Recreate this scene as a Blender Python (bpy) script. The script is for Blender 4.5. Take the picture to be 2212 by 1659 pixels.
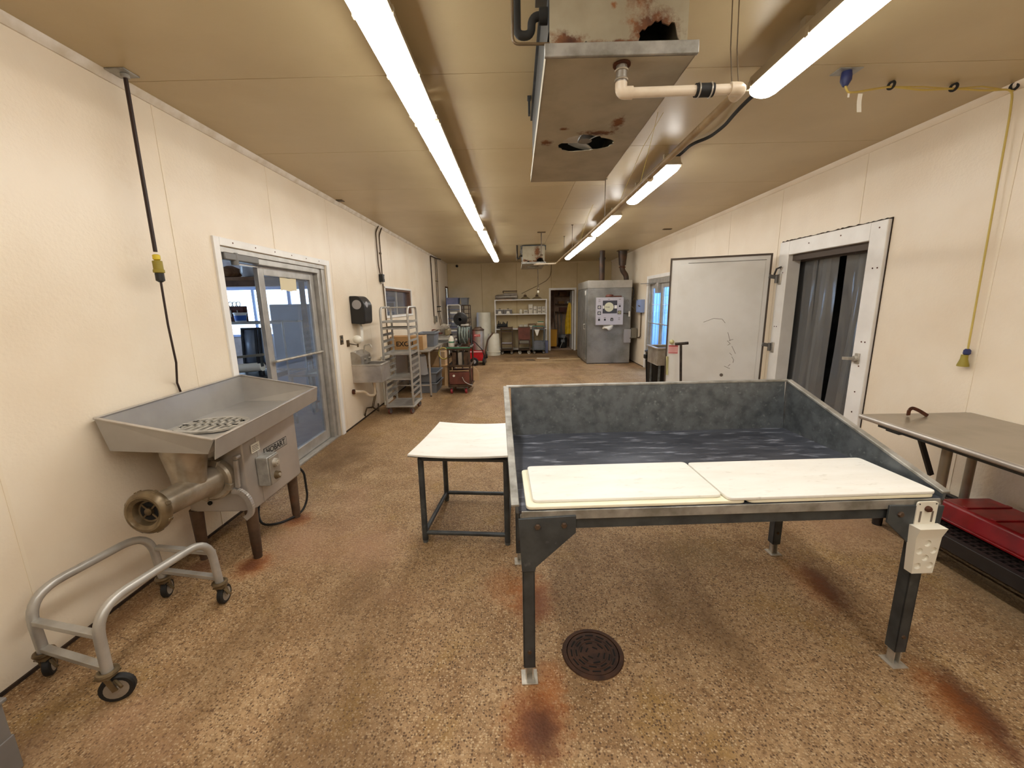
import bpy, bmesh, math, random
from mathutils import Vector, Matrix
random.seed(7)
for o in list(bpy.data.objects): bpy.data.objects.remove(o, do_unlink=True)
SC = bpy.context.scene
COL = SC.collection
R = math.radians
# ------------------------------------------------------------------ camera, world, exposure
cd = bpy.data.cameras.new('camera'); cam = bpy.data.objects.new('camera', cd); COL.objects.link(cam)
cd.sensor_width = 36.0; cd.lens = 878.1/2212*36.0; cd.clip_start = 0.02; cd.clip_end = 200
p_, y_, r_ = .19754, .012864, -.017694
fw = Vector((-math.sin(y_)*math.cos(p_), math.cos(y_)*math.cos(p_), -math.sin(p_)))
rt = Vector((math.cos(y_), math.sin(y_), 0)); up = rt.cross(fw)
rt2 = math.cos(r_)*rt + math.sin(r_)*up; up2 = -math.sin(r_)*rt + math.cos(r_)*up
mw = Matrix((rt2, up2, -fw)).transposed().to_4x4(); mw.translation = (0, 0, 1.70)
cam.matrix_world = mw
SC.camera = cam
SC.view_settings.view_transform = 'Standard'; SC.view_settings.look = 'None'
SC.view_settings.gamma = 1.0; SC.view_settings.use_curve_mapping = False
SC.view_settings.exposure = 0.95
wd = bpy.data.worlds.new('sky'); SC.world = wd; wd.use_nodes = True
wb = wd.node_tree.nodes['Background']; wb.inputs[0].default_value = (.62, .80, 1.0, 1); wb.inputs[1].default_value = 4.4
LAMP = 12.0          # strength of the fluorescent diffusers
XL, XR, ZC, YB, YF = -2.35, 3.29, 3.045, 14.45, -3.2

# ------------------------------------------------------------------ materials
def lin(c):
    return tuple(((v/255)/12.92 if v/255 <= .04045 else ((v/255+.055)/1.055)**2.4) for v in c)
MATS = {}
def newmat(name):
    m = bpy.data.materials.new(name); m.use_nodes = True
    nt = m.node_tree; b = nt.nodes['Principled BSDF']
    MATS[name] = m
    return m, nt, b
def nd(nt, t, **k):
    n = nt.nodes.new(t)
    for a, v in k.items(): setattr(n, a, v)
    return n
def mixc(nt, fac, a, b, blend='MIX'):
    n = nd(nt, 'ShaderNodeMix', data_type='RGBA', blend_type=blend)
    for s, v in ((0, fac), (6, a), (7, b)):
        if hasattr(v, 'links') or hasattr(v, 'is_linked'): nt.links.new(v, n.inputs[s])
        elif s == 0: n.inputs[0].default_value = v
        else: n.inputs[s].default_value = (*v, 1)
    return n.outputs[2]
def ramp(nt, src, a, b, smooth=False):
    n = nd(nt, 'ShaderNodeMapRange'); n.clamp = True
    if smooth: n.interpolation_type = 'SMOOTHSTEP'
    nt.links.new(src, n.inputs[0]); n.inputs[1].default_value = a; n.inputs[2].default_value = b
    return n.outputs[0]
def noise(nt, vec, scale, detail=3, rough=.55, dist=0):
    n = nd(nt, 'ShaderNodeTexNoise'); n.inputs['Scale'].default_value = scale
    n.inputs['Detail'].default_value = detail; n.inputs['Roughness'].default_value = rough
    n.inputs['Distortion'].default_value = dist
    nt.links.new(vec, n.inputs['Vector']); return n.outputs[0]
def bump(nt, b, h, strength, dist=.01):
    n = nd(nt, 'ShaderNodeBump'); n.inputs['Strength'].default_value = strength; n.inputs['Distance'].default_value = dist
    nt.links.new(h, n.inputs['Height']); nt.links.new(n.outputs[0], b.inputs['Normal'])
def M(name, col, rough=.5, metal=0., c2=None, vs=6., v0=.4, v1=.65, bm=0., bs=60., dirt=None, ds=2.2, d0=.55, d1=.75, spec=.5, stretch=None, coords='Object'):
    """base colour with a second tone from noise, optional dirt/rust patches and fine relief"""
    m, nt, b = newmat(name)
    c = lin(col); metal *= .55
    b.inputs['Roughness'].default_value = rough; b.inputs['Metallic'].default_value = metal
    b.inputs['Specular IOR Level'].default_value = spec
    tc = nd(nt, 'ShaderNodeTexCoord'); vec = tc.outputs[coords]
    if stretch:
        mp = nd(nt, 'ShaderNodeMapping'); mp.inputs['Scale'].default_value = stretch
        nt.links.new(vec, mp.inputs[0]); vec = mp.outputs[0]
    out = c
    b.inputs['Base Color'].default_value = (*c, 1)
    if c2: out = mixc(nt, ramp(nt, noise(nt, vec, vs, 4), v0, v1), c, lin(c2))
    if dirt:
        f = ramp(nt, noise(nt, vec, ds, 6, .65), d0, d1)
        out = mixc(nt, f, out, lin(dirt))
        r2 = nd(nt, 'ShaderNodeMapRange'); nt.links.new(f, r2.inputs[0]); r2.inputs[3].default_value = rough; r2.inputs[4].default_value = .85
        nt.links.new(r2.outputs[0], b.inputs['Roughness'])
        if metal:
            r3 = nd(nt, 'ShaderNodeMapRange'); nt.links.new(f, r3.inputs[0]); r3.inputs[3].default_value = metal; r3.inputs[4].default_value = 0
            nt.links.new(r3.outputs[0], b.inputs['Metallic'])
    if c2 or dirt: nt.links.new(out, b.inputs['Base Color'])
    if bm: bump(nt, b, noise(nt, vec, bs, 3), bm)
    return m
M('wall_cream', (238,225,203), .36, c2=(231,215,190), vs=1.3, bm=.22, bs=46, dirt=(205,180,140), ds=1.1, d0=.62, d1=.95)
M('seam_caulk', (236,222,198), .5)
M('seam_dark', (150,128,86), .7)
M('ceiling_cream', (194,175,136), .36, c2=(184,164,125), vs=1.1, bm=.05, bs=30)
M('back_cream', (206,187,146), .45, c2=(194,174,130), vs=1.4, bm=.08, bs=30, dirt=(170,145,98), ds=1.2, d0=.6, d1=.95)
M('trim_white', (224,214,198), .45, c2=(205,190,165), vs=7, dirt=(120,92,60), ds=9, d0=.68, d1=.78)
M('grime', (62,44,28), .9, c2=(38,26,16), vs=18)
M('white_frame', (240,238,233), .38, c2=(230,227,221), vs=3, bm=.12, bs=9, dirt=(120,90,62), ds=11, d0=.74, d1=.8)
M('door_white', (228,227,222), .4, c2=(219,217,210), vs=2.2, bm=.03, bs=14, dirt=(150,140,122), ds=5, d0=.72, d1=.85)
M('gasket', (78,66,56), .7)
M('alu', (182,179,172), .36, .75, c2=(164,160,153), vs=8)
M('alu_dark', (112,110,106), .45, .6)
M('stainless', (190,184,176), .30, .95, c2=(168,160,152), vs=5, bm=.02, bs=120)
M('stainless_dull', (166,160,150), .42, .85, c2=(140,132,120), vs=6)
M('grinder_body', (176,169,161), .36, .8, c2=(163,156,148), vs=3)
M('grinder_cast', (178,168,152), .30, .9, c2=(146,134,114), vs=7)
M('pan_steel', (172,169,164), .36, .85, c2=(158,154,149), vs=2.5, bm=.015, bs=40)
M('bronze_dark', (124,108,82), .32, .9, c2=(84,68,46), vs=9)
M('rusty_leg', (98,78,62), .5, .6, c2=(66,50,38), vs=6, dirt=(108,66,36), ds=5, d0=.58, d1=.8)
M('black_hole', (10,8,7), .9)
M('black_plastic', (24,24,25), .4)
M('black_rubber', (20,19,18), .65)
M('galv', (102,107,110), .42, .75, c2=(78,83,86), vs=14, dirt=(130,135,134), ds=40, d0=.58, d1=.74, bm=.03, bs=30)
M('galv_floor', (80,83,92), .36, .7, c2=(58,61,70), vs=4, dirt=(158,162,174), ds=6, d0=.54, d1=.80, stretch=(1,4,1), bm=.04, bs=25)
M('galv_dark', (76,81,84), .46, .6, c2=(57,61,65), vs=8, dirt=(108,112,112), ds=14, d0=.62, d1=.8)
M('galv_light', (170,168,162), .4, .75, c2=(128,126,118), vs=10)
M('zinc', (198,192,180), .32, .9, c2=(160,154,142), vs=14)
M('hdpe', (234,232,225), .42, c2=(228,225,216), vs=3, dirt=(196,191,178), ds=14, d0=.60, d1=.78, stretch=(1,4,1), bm=.03, bs=60)
M('hdpe_yellow', (240,235,212), .45, c2=(232,225,196), vs=4)
M('white_plastic', (228,224,210), .4)
M('dunnage', (34,28,26), .55, c2=(24,18,17), vs=8)
M('red_tote', (160,22,28), .32, c2=(126,14,20), vs=7, dirt=(205,90,90), ds=16, d0=.68, d1=.8)
M('steel_table', (156,145,128), .30, .85, c2=(142,131,113), vs=4)
M('rust', (96,50,24), .8, .2, c2=(58,30,16), vs=20, bm=.3, bs=80)
M('cast_rust', (74,46,28), .62, .5, c2=(48,28,17), vs=14, bm=.15, bs=80)
M('lamp_housing', (176,162,136), .5)
M('pvc', (226,212,190), .35, c2=(206,188,160), vs=7)
M('pvc_old', (176,154,118), .5, c2=(146,120,84), vs=6, dirt=(96,74,46), ds=9, d0=.6, d1=.75)
M('conduit_brown', (96,78,52), .5, .5, c2=(70,54,34), vs=9)
M('insulation', (34,33,30), .85, bm=.2, bs=40)
M('cord_yellow', (200,176,92), .5)
M('cord_dark', (44,26,18), .55)
M('yellow_plug', (222,196,44), .45)
M('olive_plug', (150,134,44), .5)
M('blue_plug', (40,48,96), .45)
M('paper', (238,234,222), .8)
M('paper_cream', (226,214,180), .8)
M('cardboard', (176,138,92), .85, c2=(160,122,78), vs=4)
M('cardboard_pale', (190,160,122), .85, c2=(176,144,104), vs=4)
M('cardboard_white', (222,216,200), .8, c2=(206,198,180), vs=6)
M('ink', (28,24,24), .7)
M('ink_soft', (110,100,90), .8)
M('grey_bin', (122,126,132), .5, c2=(108,112,118), vs=4)
M('grey_bin_blue', (112,118,150), .45, c2=(98,104,132), vs=4)
M('brown_cart', (86,64,44), .55, .3, c2=(54,38,25), vs=7)
M('maroon', (112,60,46), .6, c2=(88,46,34), vs=5)
M('green_edge', (60,132,98), .5)
M('red_wheel', (150,44,52), .5)
M('red_paint', (196,30,40), .35, c2=(176,22,32), vs=6)
M('white_pail', (228,224,206), .42, c2=(216,210,188), vs=3)
M('hose_grey', (126,136,130), .5, c2=(104,114,110), vs=12)
M('tan_metal', (150,136,104), .45, .5)
M('smoke_steel', (156,155,151), .38, .8, c2=(128,127,122), vs=2.2, dirt=(112,106,96), ds=2.6, d0=.55, d1=.85, bm=.03, bs=20)
M('smoke_top', (186,182,174), .36, .75, c2=(168,164,154), vs=4)
M('panel_lilac', (198,194,200), .42, .2)
M('panel_dark', (66,66,72), .5)
M('chart', (214,212,180), .7)
M('box_grey', (160,158,160), .45, .2)
M('box_tan', (124,118,104), .5, .2)
M('blue_frame_lit_box', (140,158,200), .45)
M('flue', (58,50,44), .5, .6, c2=(84,60,44), vs=5)
M('wood_dark', (112,80,58), .7, c2=(84,56,38), vs=6, stretch=(1,8,1))
M('wood_plank', (150,112,78), .7, c2=(120,84,54), vs=5, stretch=(1,7,1))
M('closet_wall', (206,178,152), .8, c2=(180,150,124), vs=4)
M('shop_wall', (170,160,158), .8, c2=(146,134,132), vs=3)
M('shop_floor', (120,112,108), .7, c2=(98,92,90), vs=5)
M('freezer_wall', (120,120,118), .6, c2=(90,90,88), vs=3)
M('yellow_coat', (222,186,36), .5, c2=(196,158,24), vs=7)
M('yellow_bucket', (206,150,34), .5)
M('broom_grey', (150,146,138), .5)
M('fridge', (136,148,166), .4, .3, c2=(124,136,154), vs=2)
M('white_blue', (232,236,240), .4)
M('blue_label', (40,96,190), .5)
M('brick_brown', (96,52,44), .8, c2=(70,36,30), vs=8)
M('grey_cabinet', (120,116,112), .5, .3, c2=(108,104,100), vs=4)
M('door_yellow', (196,192,140), .5)
M('pink_label', (226,168,166), .6)
M('outside_blue', (120,184,240), .6, c2=(92,160,230), vs=3, stretch=(1,6,.6))
M('outside_ground', (140,140,140), .9, c2=(120,120,120), vs=3)
M('handle_black', (40,34,32), .4, .4, c2=(70,62,54), vs=12)
def glass(name, tint, gloss=.10, rough=.02, haze=0., hcol=(.5,.5,.5)):
    m, nt, b = newmat(name); nt.nodes.remove(b)
    out = nt.nodes['Material Output']
    t = nd(nt, 'ShaderNodeBsdfTransparent'); t.inputs[0].default_value = (*tint, 1)
    g = nd(nt, 'ShaderNodeBsdfGlossy'); g.inputs['Roughness'].default_value = rough
    lw = nd(nt, 'ShaderNodeLayerWeight'); lw.inputs[0].default_value = .5
    fr = nd(nt, 'ShaderNodeMath', operation='POWER'); fr.inputs[1].default_value = 4.0; nt.links.new(lw.outputs['Facing'], fr.inputs[0])
    mx = nd(nt, 'ShaderNodeMixShader'); ad = nd(nt, 'ShaderNodeMath', operation='ADD'); ad.inputs[1].default_value = gloss
    nt.links.new(fr.outputs[0], ad.inputs[0]); nt.links.new(ad.outputs[0], mx.inputs[0])
    nt.links.new(t.outputs[0], mx.inputs[1]); nt.links.new(g.outputs[0], mx.inputs[2])
    s = mx.outputs[0]
    if haze:
        d = nd(nt, 'ShaderNodeBsdfDiffuse'); d.inputs[0].default_value = (*hcol, 1)
        m2 = nd(nt, 'ShaderNodeMixShader'); m2.inputs[0].default_value = haze
        nt.links.new(s, m2.inputs[1]); nt.links.new(d.outputs[0], m2.inputs[2]); s = m2.outputs[0]
    nt.links.new(s, out.inputs[0]); return m
glass('pane_glass', (.90,.94,.99), .03, .02, .12, (.46,.55,.70))  # milky blue diffuse share paints the daylight reflected in the panes
glass('window_glass', (.93,.95,.98), .04, .02, .05, (.4,.43,.5))
glass('strip_pvc', (.62,.64,.64), .07, .10, .26, (.36,.36,.36))
glass('dimmed_glass', (.22,.30,.46), .05, .05, .10, (.2,.25,.4))  # dark tint stands in for dimmer daylight behind the far left door
glass('bag_plastic', (.7,.72,.75), .15, .2, .45, (.75,.76,.78))
def emit(name, col, s):
    m, nt, b = newmat(name)
    b.inputs['Base Color'].default_value = (.8,.8,.8,1); b.inputs['Roughness'].default_value = .4
    b.inputs['Emission Color'].default_value = (*col, 1); b.inputs['Emission Strength'].default_value = s
emit('lamp_diffuser', (1.0,.975,.925), LAMP)
emit('bulb_glow', (1.0,.9,.6), 3.0)

def rust_metal(name, base, base2, rust, spots, rough=.42, metal=.7):
    """galvanised sheet with rust patches of their own shape: spots = (x, y, z, rx, ry, rz, edge noise)"""
    m, nt, b = newmat(name)
    tc = nd(nt, 'ShaderNodeTexCoord'); vec = tc.outputs['Object']
    c = mixc(nt, ramp(nt, noise(nt, vec, 4, 5), .4, .65), lin(base), lin(base2))
    nz = noise(nt, vec, 26, 5, .7); nb = noise(nt, vec, 7, 4, .6)
    tot = None
    for (x, y, z, rx, ry, rz) in spots:
        s = nd(nt, 'ShaderNodeVectorMath', operation='SUBTRACT'); nt.links.new(vec, s.inputs[0]); s.inputs[1].default_value = (x, y, z)
        d = nd(nt, 'ShaderNodeVectorMath', operation='DIVIDE'); nt.links.new(s.outputs[0], d.inputs[0]); d.inputs[1].default_value = (rx, ry, rz)
        l = nd(nt, 'ShaderNodeVectorMath', operation='LENGTH'); nt.links.new(d.outputs[0], l.inputs[0])
        a = nd(nt, 'ShaderNodeMath', operation='SUBTRACT'); a.inputs[0].default_value = 1.55; nt.links.new(l.outputs['Value'], a.inputs[1])
        mu = nd(nt, 'ShaderNodeMath', operation='MULTIPLY'); nt.links.new(a.outputs[0], mu.inputs[0]); nt.links.new(nz, mu.inputs[1])
        cl = ramp(nt, mu.outputs[0], .38, .62)
        if tot is None: tot = cl
        else:
            mx = nd(nt, 'ShaderNodeMath', operation='MAXIMUM'); nt.links.new(tot, mx.inputs[0]); nt.links.new(cl, mx.inputs[1]); tot = mx.outputs[0]
    rc = mixc(nt, ramp(nt, nb, .35, .65), lin(rust), lin((64,34,20)))
    nt.links.new(mixc(nt, tot, c, rc), b.inputs['Base Color'])
    for key, a0, a1 in (('Roughness', rough, .9), ('Metallic', metal, 0)):
        q = nd(nt, 'ShaderNodeMapRange'); nt.links.new(tot, q.inputs[0]); q.inputs[3].default_value = a0; q.inputs[4].default_value = a1
        nt.links.new(q.outputs[0], b.inputs[key])
    return m

def floor_mat():
    m, nt, b = newmat('floor_aggregate')
    tc = nd(nt, 'ShaderNodeTexCoord'); vec = tc.outputs['Object']
    big = noise(nt, vec, .9, 6, .62); mid = noise(nt, vec, 4.5, 5, .6)
    base = mixc(nt, ramp(nt, big, .34, .68), lin((166,134,96)), lin((130,98,62)))
    base = mixc(nt, ramp(nt, mid, .42, .72), base, lin((180,150,112)))
    fine = noise(nt, vec, 34, 6, .7); base = mixc(nt, ramp(nt, fine, .48, .66), base, lin((118,88,56)))
    base = mixc(nt, ramp(nt, noise(nt, vec, 2.3, 5, .6, .6), .55, .72), base, lin((150,118,66)))
    # pebbles of the exposed aggregate
    def peb(scale, lo, hi):
        v = nd(nt, 'ShaderNodeTexVoronoi'); v.inputs['Scale'].default_value = scale; nt.links.new(vec, v.inputs['Vector'])
        v.inputs['Randomness'].default_value = 1
        return v.outputs['Distance'], v.outputs['Color']
    d1, c1 = peb(88, 0, 1); d2, c2 = peb(150, 0, 1)
    sep = nd(nt, 'ShaderNodeSeparateColor'); nt.links.new(c1, sep.inputs[0])
    sep2 = nd(nt, 'ShaderNodeSeparateColor'); nt.links.new(c2, sep2.inputs[0])
    def mul(a, c):
        n = nd(nt, 'ShaderNodeMath', operation='MULTIPLY'); nt.links.new(a, n.inputs[0]); nt.links.new(c, n.inputs[1]); return n.outputs[0]
    inner = ramp(nt, d1, .52, .30)
    dark = mul(inner, ramp(nt, sep.outputs[0], .54, .66)); lite = mul(inner, ramp(nt, sep.outputs[1], .70, .8))
    dk2 = mul(ramp(nt, d2, .5, .25), ramp(nt, sep2.outputs[0], .56, .7)); lt2 = mul(ramp(nt, d2, .5, .25), ramp(nt, sep2.outputs[1], .72, .85))
    col = mixc(nt, dk2, base, lin((106,80,52)))
    col = mixc(nt, lt2, col, lin((198,174,138)))
    col = mixc(nt, dark, col, lin((92,68,46)))
    col = mixc(nt, lite, col, lin((190,164,128)))
    # worn traffic streaks far down the room and pinkish patches
    mp = nd(nt, 'ShaderNodeMapping'); mp.inputs['Scale'].default_value = (1.0, .35, 1); nt.links.new(vec, mp.inputs[0])
    st = noise(nt, mp.outputs[0], 1.1, 6, .65)
    col = mixc(nt, ramp(nt, st, .50, .72), col, lin((100,74,44)))
    mp2 = nd(nt, 'ShaderNodeMapping'); mp2.inputs['Location'].default_value = (4, 3, 0); nt.links.new(vec, mp2.inputs[0])
    col = mixc(nt, ramp(nt, noise(nt, mp2.outputs[0], .55, 4), .56, .78), col, lin((168,130,102)))
    nz = noise(nt, vec, 15, 8, .72); nf = noise(nt, vec, 30, 4, .7)
    def stain_and_tone(col, x, y, rx, ry, rot, tone, k=1.0, hard=.25, nn=nz):
        mp = nd(nt, 'ShaderNodeMapping', vector_type='TEXTURE'); mp.inputs['Location'].default_value = (x, y, 0)
        mp.inputs['Rotation'].default_value = (0, 0, R(rot)); mp.inputs['Scale'].default_value = (rx, ry, 50)
        nt.links.new(vec, mp.inputs[0])
        l = nd(nt, 'ShaderNodeVectorMath', operation='LENGTH'); nt.links.new(mp.outputs[0], l.inputs[0])
        a = nd(nt, 'ShaderNodeMath', operation='MULTIPLY_ADD'); nt.links.new(nn, a.inputs[0]); a.inputs[1].default_value = 1.1; nt.links.new(l.outputs['Value'], a.inputs[2])
        f = ramp(nt, a.outputs[0], 1.45, 1.45-hard*3, True)
        n = nd(nt, 'ShaderNodeMath', operation='MULTIPLY'); nt.links.new(f, n.inputs[0]); n.inputs[1].default_value = k
        return mixc(nt, n.outputs[0], col, lin(tone))
    OR, BR, DK = (158,88,26), (92,50,28), (58,36,24)
    for s in [(.06,1.38,.22,.27,0,OR,.7),(.06,1.36,.17,.22,10,BR,.8),(.08,1.32,.11,.16,0,DK,.5),(.13,1.55,.12,.18,0,OR,.45),
              (.06,2.10,.2,.32,0,OR,.6),(.09,2.05,.16,.26,-10,BR,.7),(-.1,2.2,.2,.3,0,OR,.3),
              (1.88,1.40,.14,.34,-12,BR,.85),(1.88,1.42,.10,.28,-12,DK,.55),(1.82,1.46,.15,.32,-12,OR,.4),
              (1.82,2.16,.13,.34,-8,BR,.8),(1.82,2.18,.10,.27,-8,DK,.6),(1.76,2.2,.16,.36,-8,OR,.3),
              (-1.79,2.42,.17,.20,0,OR,.75),(-1.80,2.42,.13,.16,0,BR,.85),(-2.13,2.42,.16,.18,0,BR,.75),(-1.80,3.0,.17,.19,0,OR,.55),(-1.80,3.02,.13,.15,0,BR,.7),
              (-2.24,1.9,.13,.7,0,(110,76,44),.6),(-2.3,3.0,.1,1.2,0,DK,.5),(3.1,4.0,.25,2.6,0,(110,86,60),.7),(2.75,1.9,.35,1.3,-10,(120,100,74),.6),  # last entry: darker floor under the right-hand work table
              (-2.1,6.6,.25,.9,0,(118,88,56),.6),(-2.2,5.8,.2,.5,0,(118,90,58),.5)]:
        col = stain_and_tone(col, *s)
    for s in [(.5,12.9,1.6,.55,0,(92,72,50),.7),(1.9,13.4,.9,1.0,0,(84,66,46),.65),(-.9,9.5,.5,1.6,0,(120,94,62),.5),(.3,11.6,2.2,.35,0,(216,186,140),.35),(1.5,12.2,1.4,.25,10,(222,196,150),.5),(1.2,2.5,.5,.3,0,(110,92,50),.3)]:  # last entry: darker olive floor below the cutting table
        col = stain_and_tone(col, *s)
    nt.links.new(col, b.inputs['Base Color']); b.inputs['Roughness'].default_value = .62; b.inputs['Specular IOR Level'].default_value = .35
    h = nd(nt, 'ShaderNodeMath', operation='ADD'); nt.links.new(d1, h.inputs[0]); nt.links.new(nf, h.inputs[1])
    bump(nt, b, h.outputs[0], .5, .007)
floor_mat()

# ------------------------------------------------------------------ mesh helpers
WO = {}          # world origin of every parent (all unrotated parents are built in world coordinates)
def V(*a): return Vector(a)
def fillet(pts, rad, seg=5, closed=False):
    """round the corners of a polyline"""
    pts = [Vector(p) for p in pts]; out = []
    n = len(pts)
    for i, p in enumerate(pts):
        if not closed and i in (0, n-1): out.append(p); continue
        a, c = pts[i-1], pts[(i+1) % n]
        d1, d2 = (a-p), (c-p)
        r = min(rad, d1.length*.49, d2.length*.49)
        s, e = p+d1.normalized()*r, p+d2.normalized()*r
        for k in range(seg+1):
            t = k/seg; out.append((1-t)**2*s + 2*t*(1-t)*p + t*t*e)
    return out
class MB:
    def __init__(s): s.v = []; s.f = []
    def add(s, vs, fs):
        o = len(s.v); s.v += [Vector(v) for v in vs]; s.f += [tuple(i+o for i in f) for f in fs]; return s
    def box(s, x0, y0, z0, x1, y1, z1):
        return s.add([(x0,y0,z0),(x1,y0,z0),(x1,y1,z0),(x0,y1,z0),(x0,y0,z1),(x1,y0,z1),(x1,y1,z1),(x0,y1,z1)],
                     [(0,3,2,1),(4,5,6,7),(0,1,5,4),(1,2,6,5),(2,3,7,6),(3,0,4,7)])
    def bar(s, p0, p1, w, h, upv=(0,0,1)):
        """rectangular bar between two points, w across, h along upv"""
        p0, p1 = Vector(p0), Vector(p1); d = (p1-p0).normalized(); u = Vector(upv)
        if abs(d.dot(u)) > .98: u = Vector((0,1,0))
        x = d.cross(u).normalized(); u = x.cross(d).normalized()
        vs = []
        for p in (p0, p1):
            for a, b in ((-1,-1),(1,-1),(1,1),(-1,1)): vs.append(p + x*a*w/2 + u*b*h/2)
        return s.add(vs, [(0,1,2,3),(7,6,5,4),(0,4,5,1),(1,5,6,2),(2,6,7,3),(3,7,4,0)])
    def tube(s, pts, r, n=8, cap=True, closed=False):
        pts = [Vector(p) for p in pts]; m = len(pts)
        rr = r if isinstance(r, (list, tuple)) else [r]*m
        tan = []
        for i in range(m):
            if closed: t = pts[(i+1) % m]-pts[i-1]
            else: t = pts[min(i+1, m-1)]-pts[max(i-1, 0)]
            tan.append(t.normalized() if t.length > 1e-9 else Vector((0,0,1)))
        t0 = tan[0]; a = Vector((0,0,1)) if abs(t0.z) < .9 else Vector((1,0,0))
        nx = t0.cross(a).normalized(); vs = []
        for i in range(m):
            t = tan[i]; nx = (nx - t*nx.dot(t))
            nx = nx.normalized() if nx.length > 1e-6 else t.orthogonal().normalized()
            ny = t.cross(nx)
            for k in range(n):
                an = 2*math.pi*k/n; vs.append(pts[i] + (nx*math.cos(an) + ny*math.sin(an))*rr[i])
        fs = []
        for i in range(m if closed else m-1):
            j = (i+1) % m
            for k in range(n): fs.append((i*n+k, i*n+(k+1) % n, j*n+(k+1) % n, j*n+k))
        if cap and not closed: fs += [tuple(range(n))[::-1], tuple(range((m-1)*n, m*n))]
        return s.add(vs, fs)
    def cyl(s, p0, p1, r0, r1=None, n=16, cap=True): return s.tube([p0, p1], [r0, r0 if r1 is None else r1], n, cap)
    def lathe(s, prof, c=(0,0,0), ax='Z', n=24, ang=0, sx=1., sy=1.):
        c = Vector(c); vs = []; m = len(prof)
        for r, h in prof:
            for k in range(n):
                a = 2*math.pi*k/n+ang; x, y = r*math.cos(a)*sx, r*math.sin(a)*sy
                p = {'Z': (x,y,h), 'Y': (x,h,y), 'X': (h,x,y)}[ax] if isinstance(ax, str) else None
                if p is None: p = ax @ Vector((x,y,h))
                vs.append(c+Vector(p))
        fs = [(i*n+k, i*n+(k+1) % n, (i+1)*n+(k+1) % n, (i+1)*n+k) for i in range(m-1) for k in range(n)]
        if prof[0][0] > 1e-6: fs.append(tuple(range(n))[::-1])
        if prof[-1][0] > 1e-6: fs.append(tuple(range((m-1)*n, m*n)))
        return s.add(vs, fs)
    def prism(s, poly, h0, h1, ax='Z'):
        """extrude a 2D outline: ax Z -> (x,y), Y -> (x,z), X -> (y,z)"""
        n = len(poly); g = {'Z': lambda a,b,h: (a,b,h), 'Y': lambda a,b,h: (a,h,b), 'X': lambda a,b,h: (h,a,b)}[ax]
        vs = [g(a,b,h0) for a,b in poly]+[g(a,b,h1) for a,b in poly]
        return s.add(vs, [tuple(range(n))[::-1], tuple(range(n,2*n))]+[(i,(i+1)%n,n+(i+1)%n,n+i) for i in range(n)])
    def sphere(s, c, r, n=14, m=8, sz=1.):
        c = Vector(c)
        return s.lathe([(r*math.sin(math.pi*i/m), -r*math.cos(math.pi*i/m)*sz) for i in range(m+1)], c, 'Z', n)
    def torus(s, c, ax, Rr, r, n=24, m=8):
        c = Vector(c); ax = Vector(ax).normalized(); a = ax.orthogonal().normalized(); b = ax.cross(a)
        return s.tube([c+(a*math.cos(2*math.pi*k/n)+b*math.sin(2*math.pi*k/n))*Rr for k in range(n)], r, m, closed=True)
    def plate_hole(s, rect, hole, h0, h1):
        """horizontal rectangular plate with a hole outline (list of xy, counter-clockwise)"""
        x0,y0,x1,y1 = rect; n = len(hole); cx = sum(p[0] for p in hole)/n; cy = sum(p[1] for p in hole)/n
        outer = []
        for (hx, hy) in hole:
            dx, dy = hx-cx, hy-cy; t = 1e9
            if dx > 1e-9: t = min(t, (x1-cx)/dx)
            if dx < -1e-9: t = min(t, (x0-cx)/dx)
            if dy > 1e-9: t = min(t, (y1-cy)/dy)
            if dy < -1e-9: t = min(t, (y0-cy)/dy)
            outer.append((cx+dx*t, cy+dy*t))
        for q in ((x0,y0),(x1,y0),(x1,y1),(x0,y1)):     # pull the nearest ray to each corner
            k = min(range(n), key=lambda i: (outer[i][0]-q[0])**2+(outer[i][1]-q[1])**2); outer[k] = q
        vs = [(x,y,h) for h in (h0,h1) for x,y in hole]+[(x,y,h) for h in (h0,h1) for x,y in outer]
        fs = []
        for i in range(n):
            j = (i+1) % n
            fs += [(i,j,2*n+j,2*n+i),(n+i,3*n+i,3*n+j,n+j),(i,n+i,n+j,j),(2*n+i,2*n+j,3*n+j,3*n+i)]
        return s.add(vs, fs)
    def grid(s, P, nu, nv, th=.004):
        """closed sheet of thickness th over P(u,v)"""
        top = [[Vector(P(i/nu, j/nv)) for i in range(nu+1)] for j in range(nv+1)]
        N = []
        for j in range(nv+1):
            r = []
            for i in range(nu+1):
                a = top[j][min(i+1,nu)]-top[j][max(i-1,0)]; b = top[min(j+1,nv)][i]-top[max(j-1,0)][i]
                q = a.cross(b); r.append(q.normalized() if q.length > 1e-12 else Vector((0,0,1)))
            N.append(r)
        w = nu+1; o = w*(nv+1)
        vs = [top[j][i] for j in range(nv+1) for i in range(w)]+[top[j][i]-N[j][i]*th for j in range(nv+1) for i in range(w)]
        fs = []
        for j in range(nv):
            for i in range(nu):
                a = j*w+i; fs += [(a,a+1,a+w+1,a+w),(o+a,o+a+w,o+a+w+1,o+a+1)]
        for i in range(nu):
            fs.append((i,o+i,o+i+1,i+1)); a = nv*w+i; fs.append((a,a+1,o+a+1,o+a))
        for j in range(nv):
            a = j*w; fs.append((a,a+w,o+a+w,o+a)); a = j*w+nu; fs.append((a,o+a,o+a+w,a+w))
        return s.add(vs, fs)
    def xf(s, mat): s.v = [mat @ v for v in s.v]; return s
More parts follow.
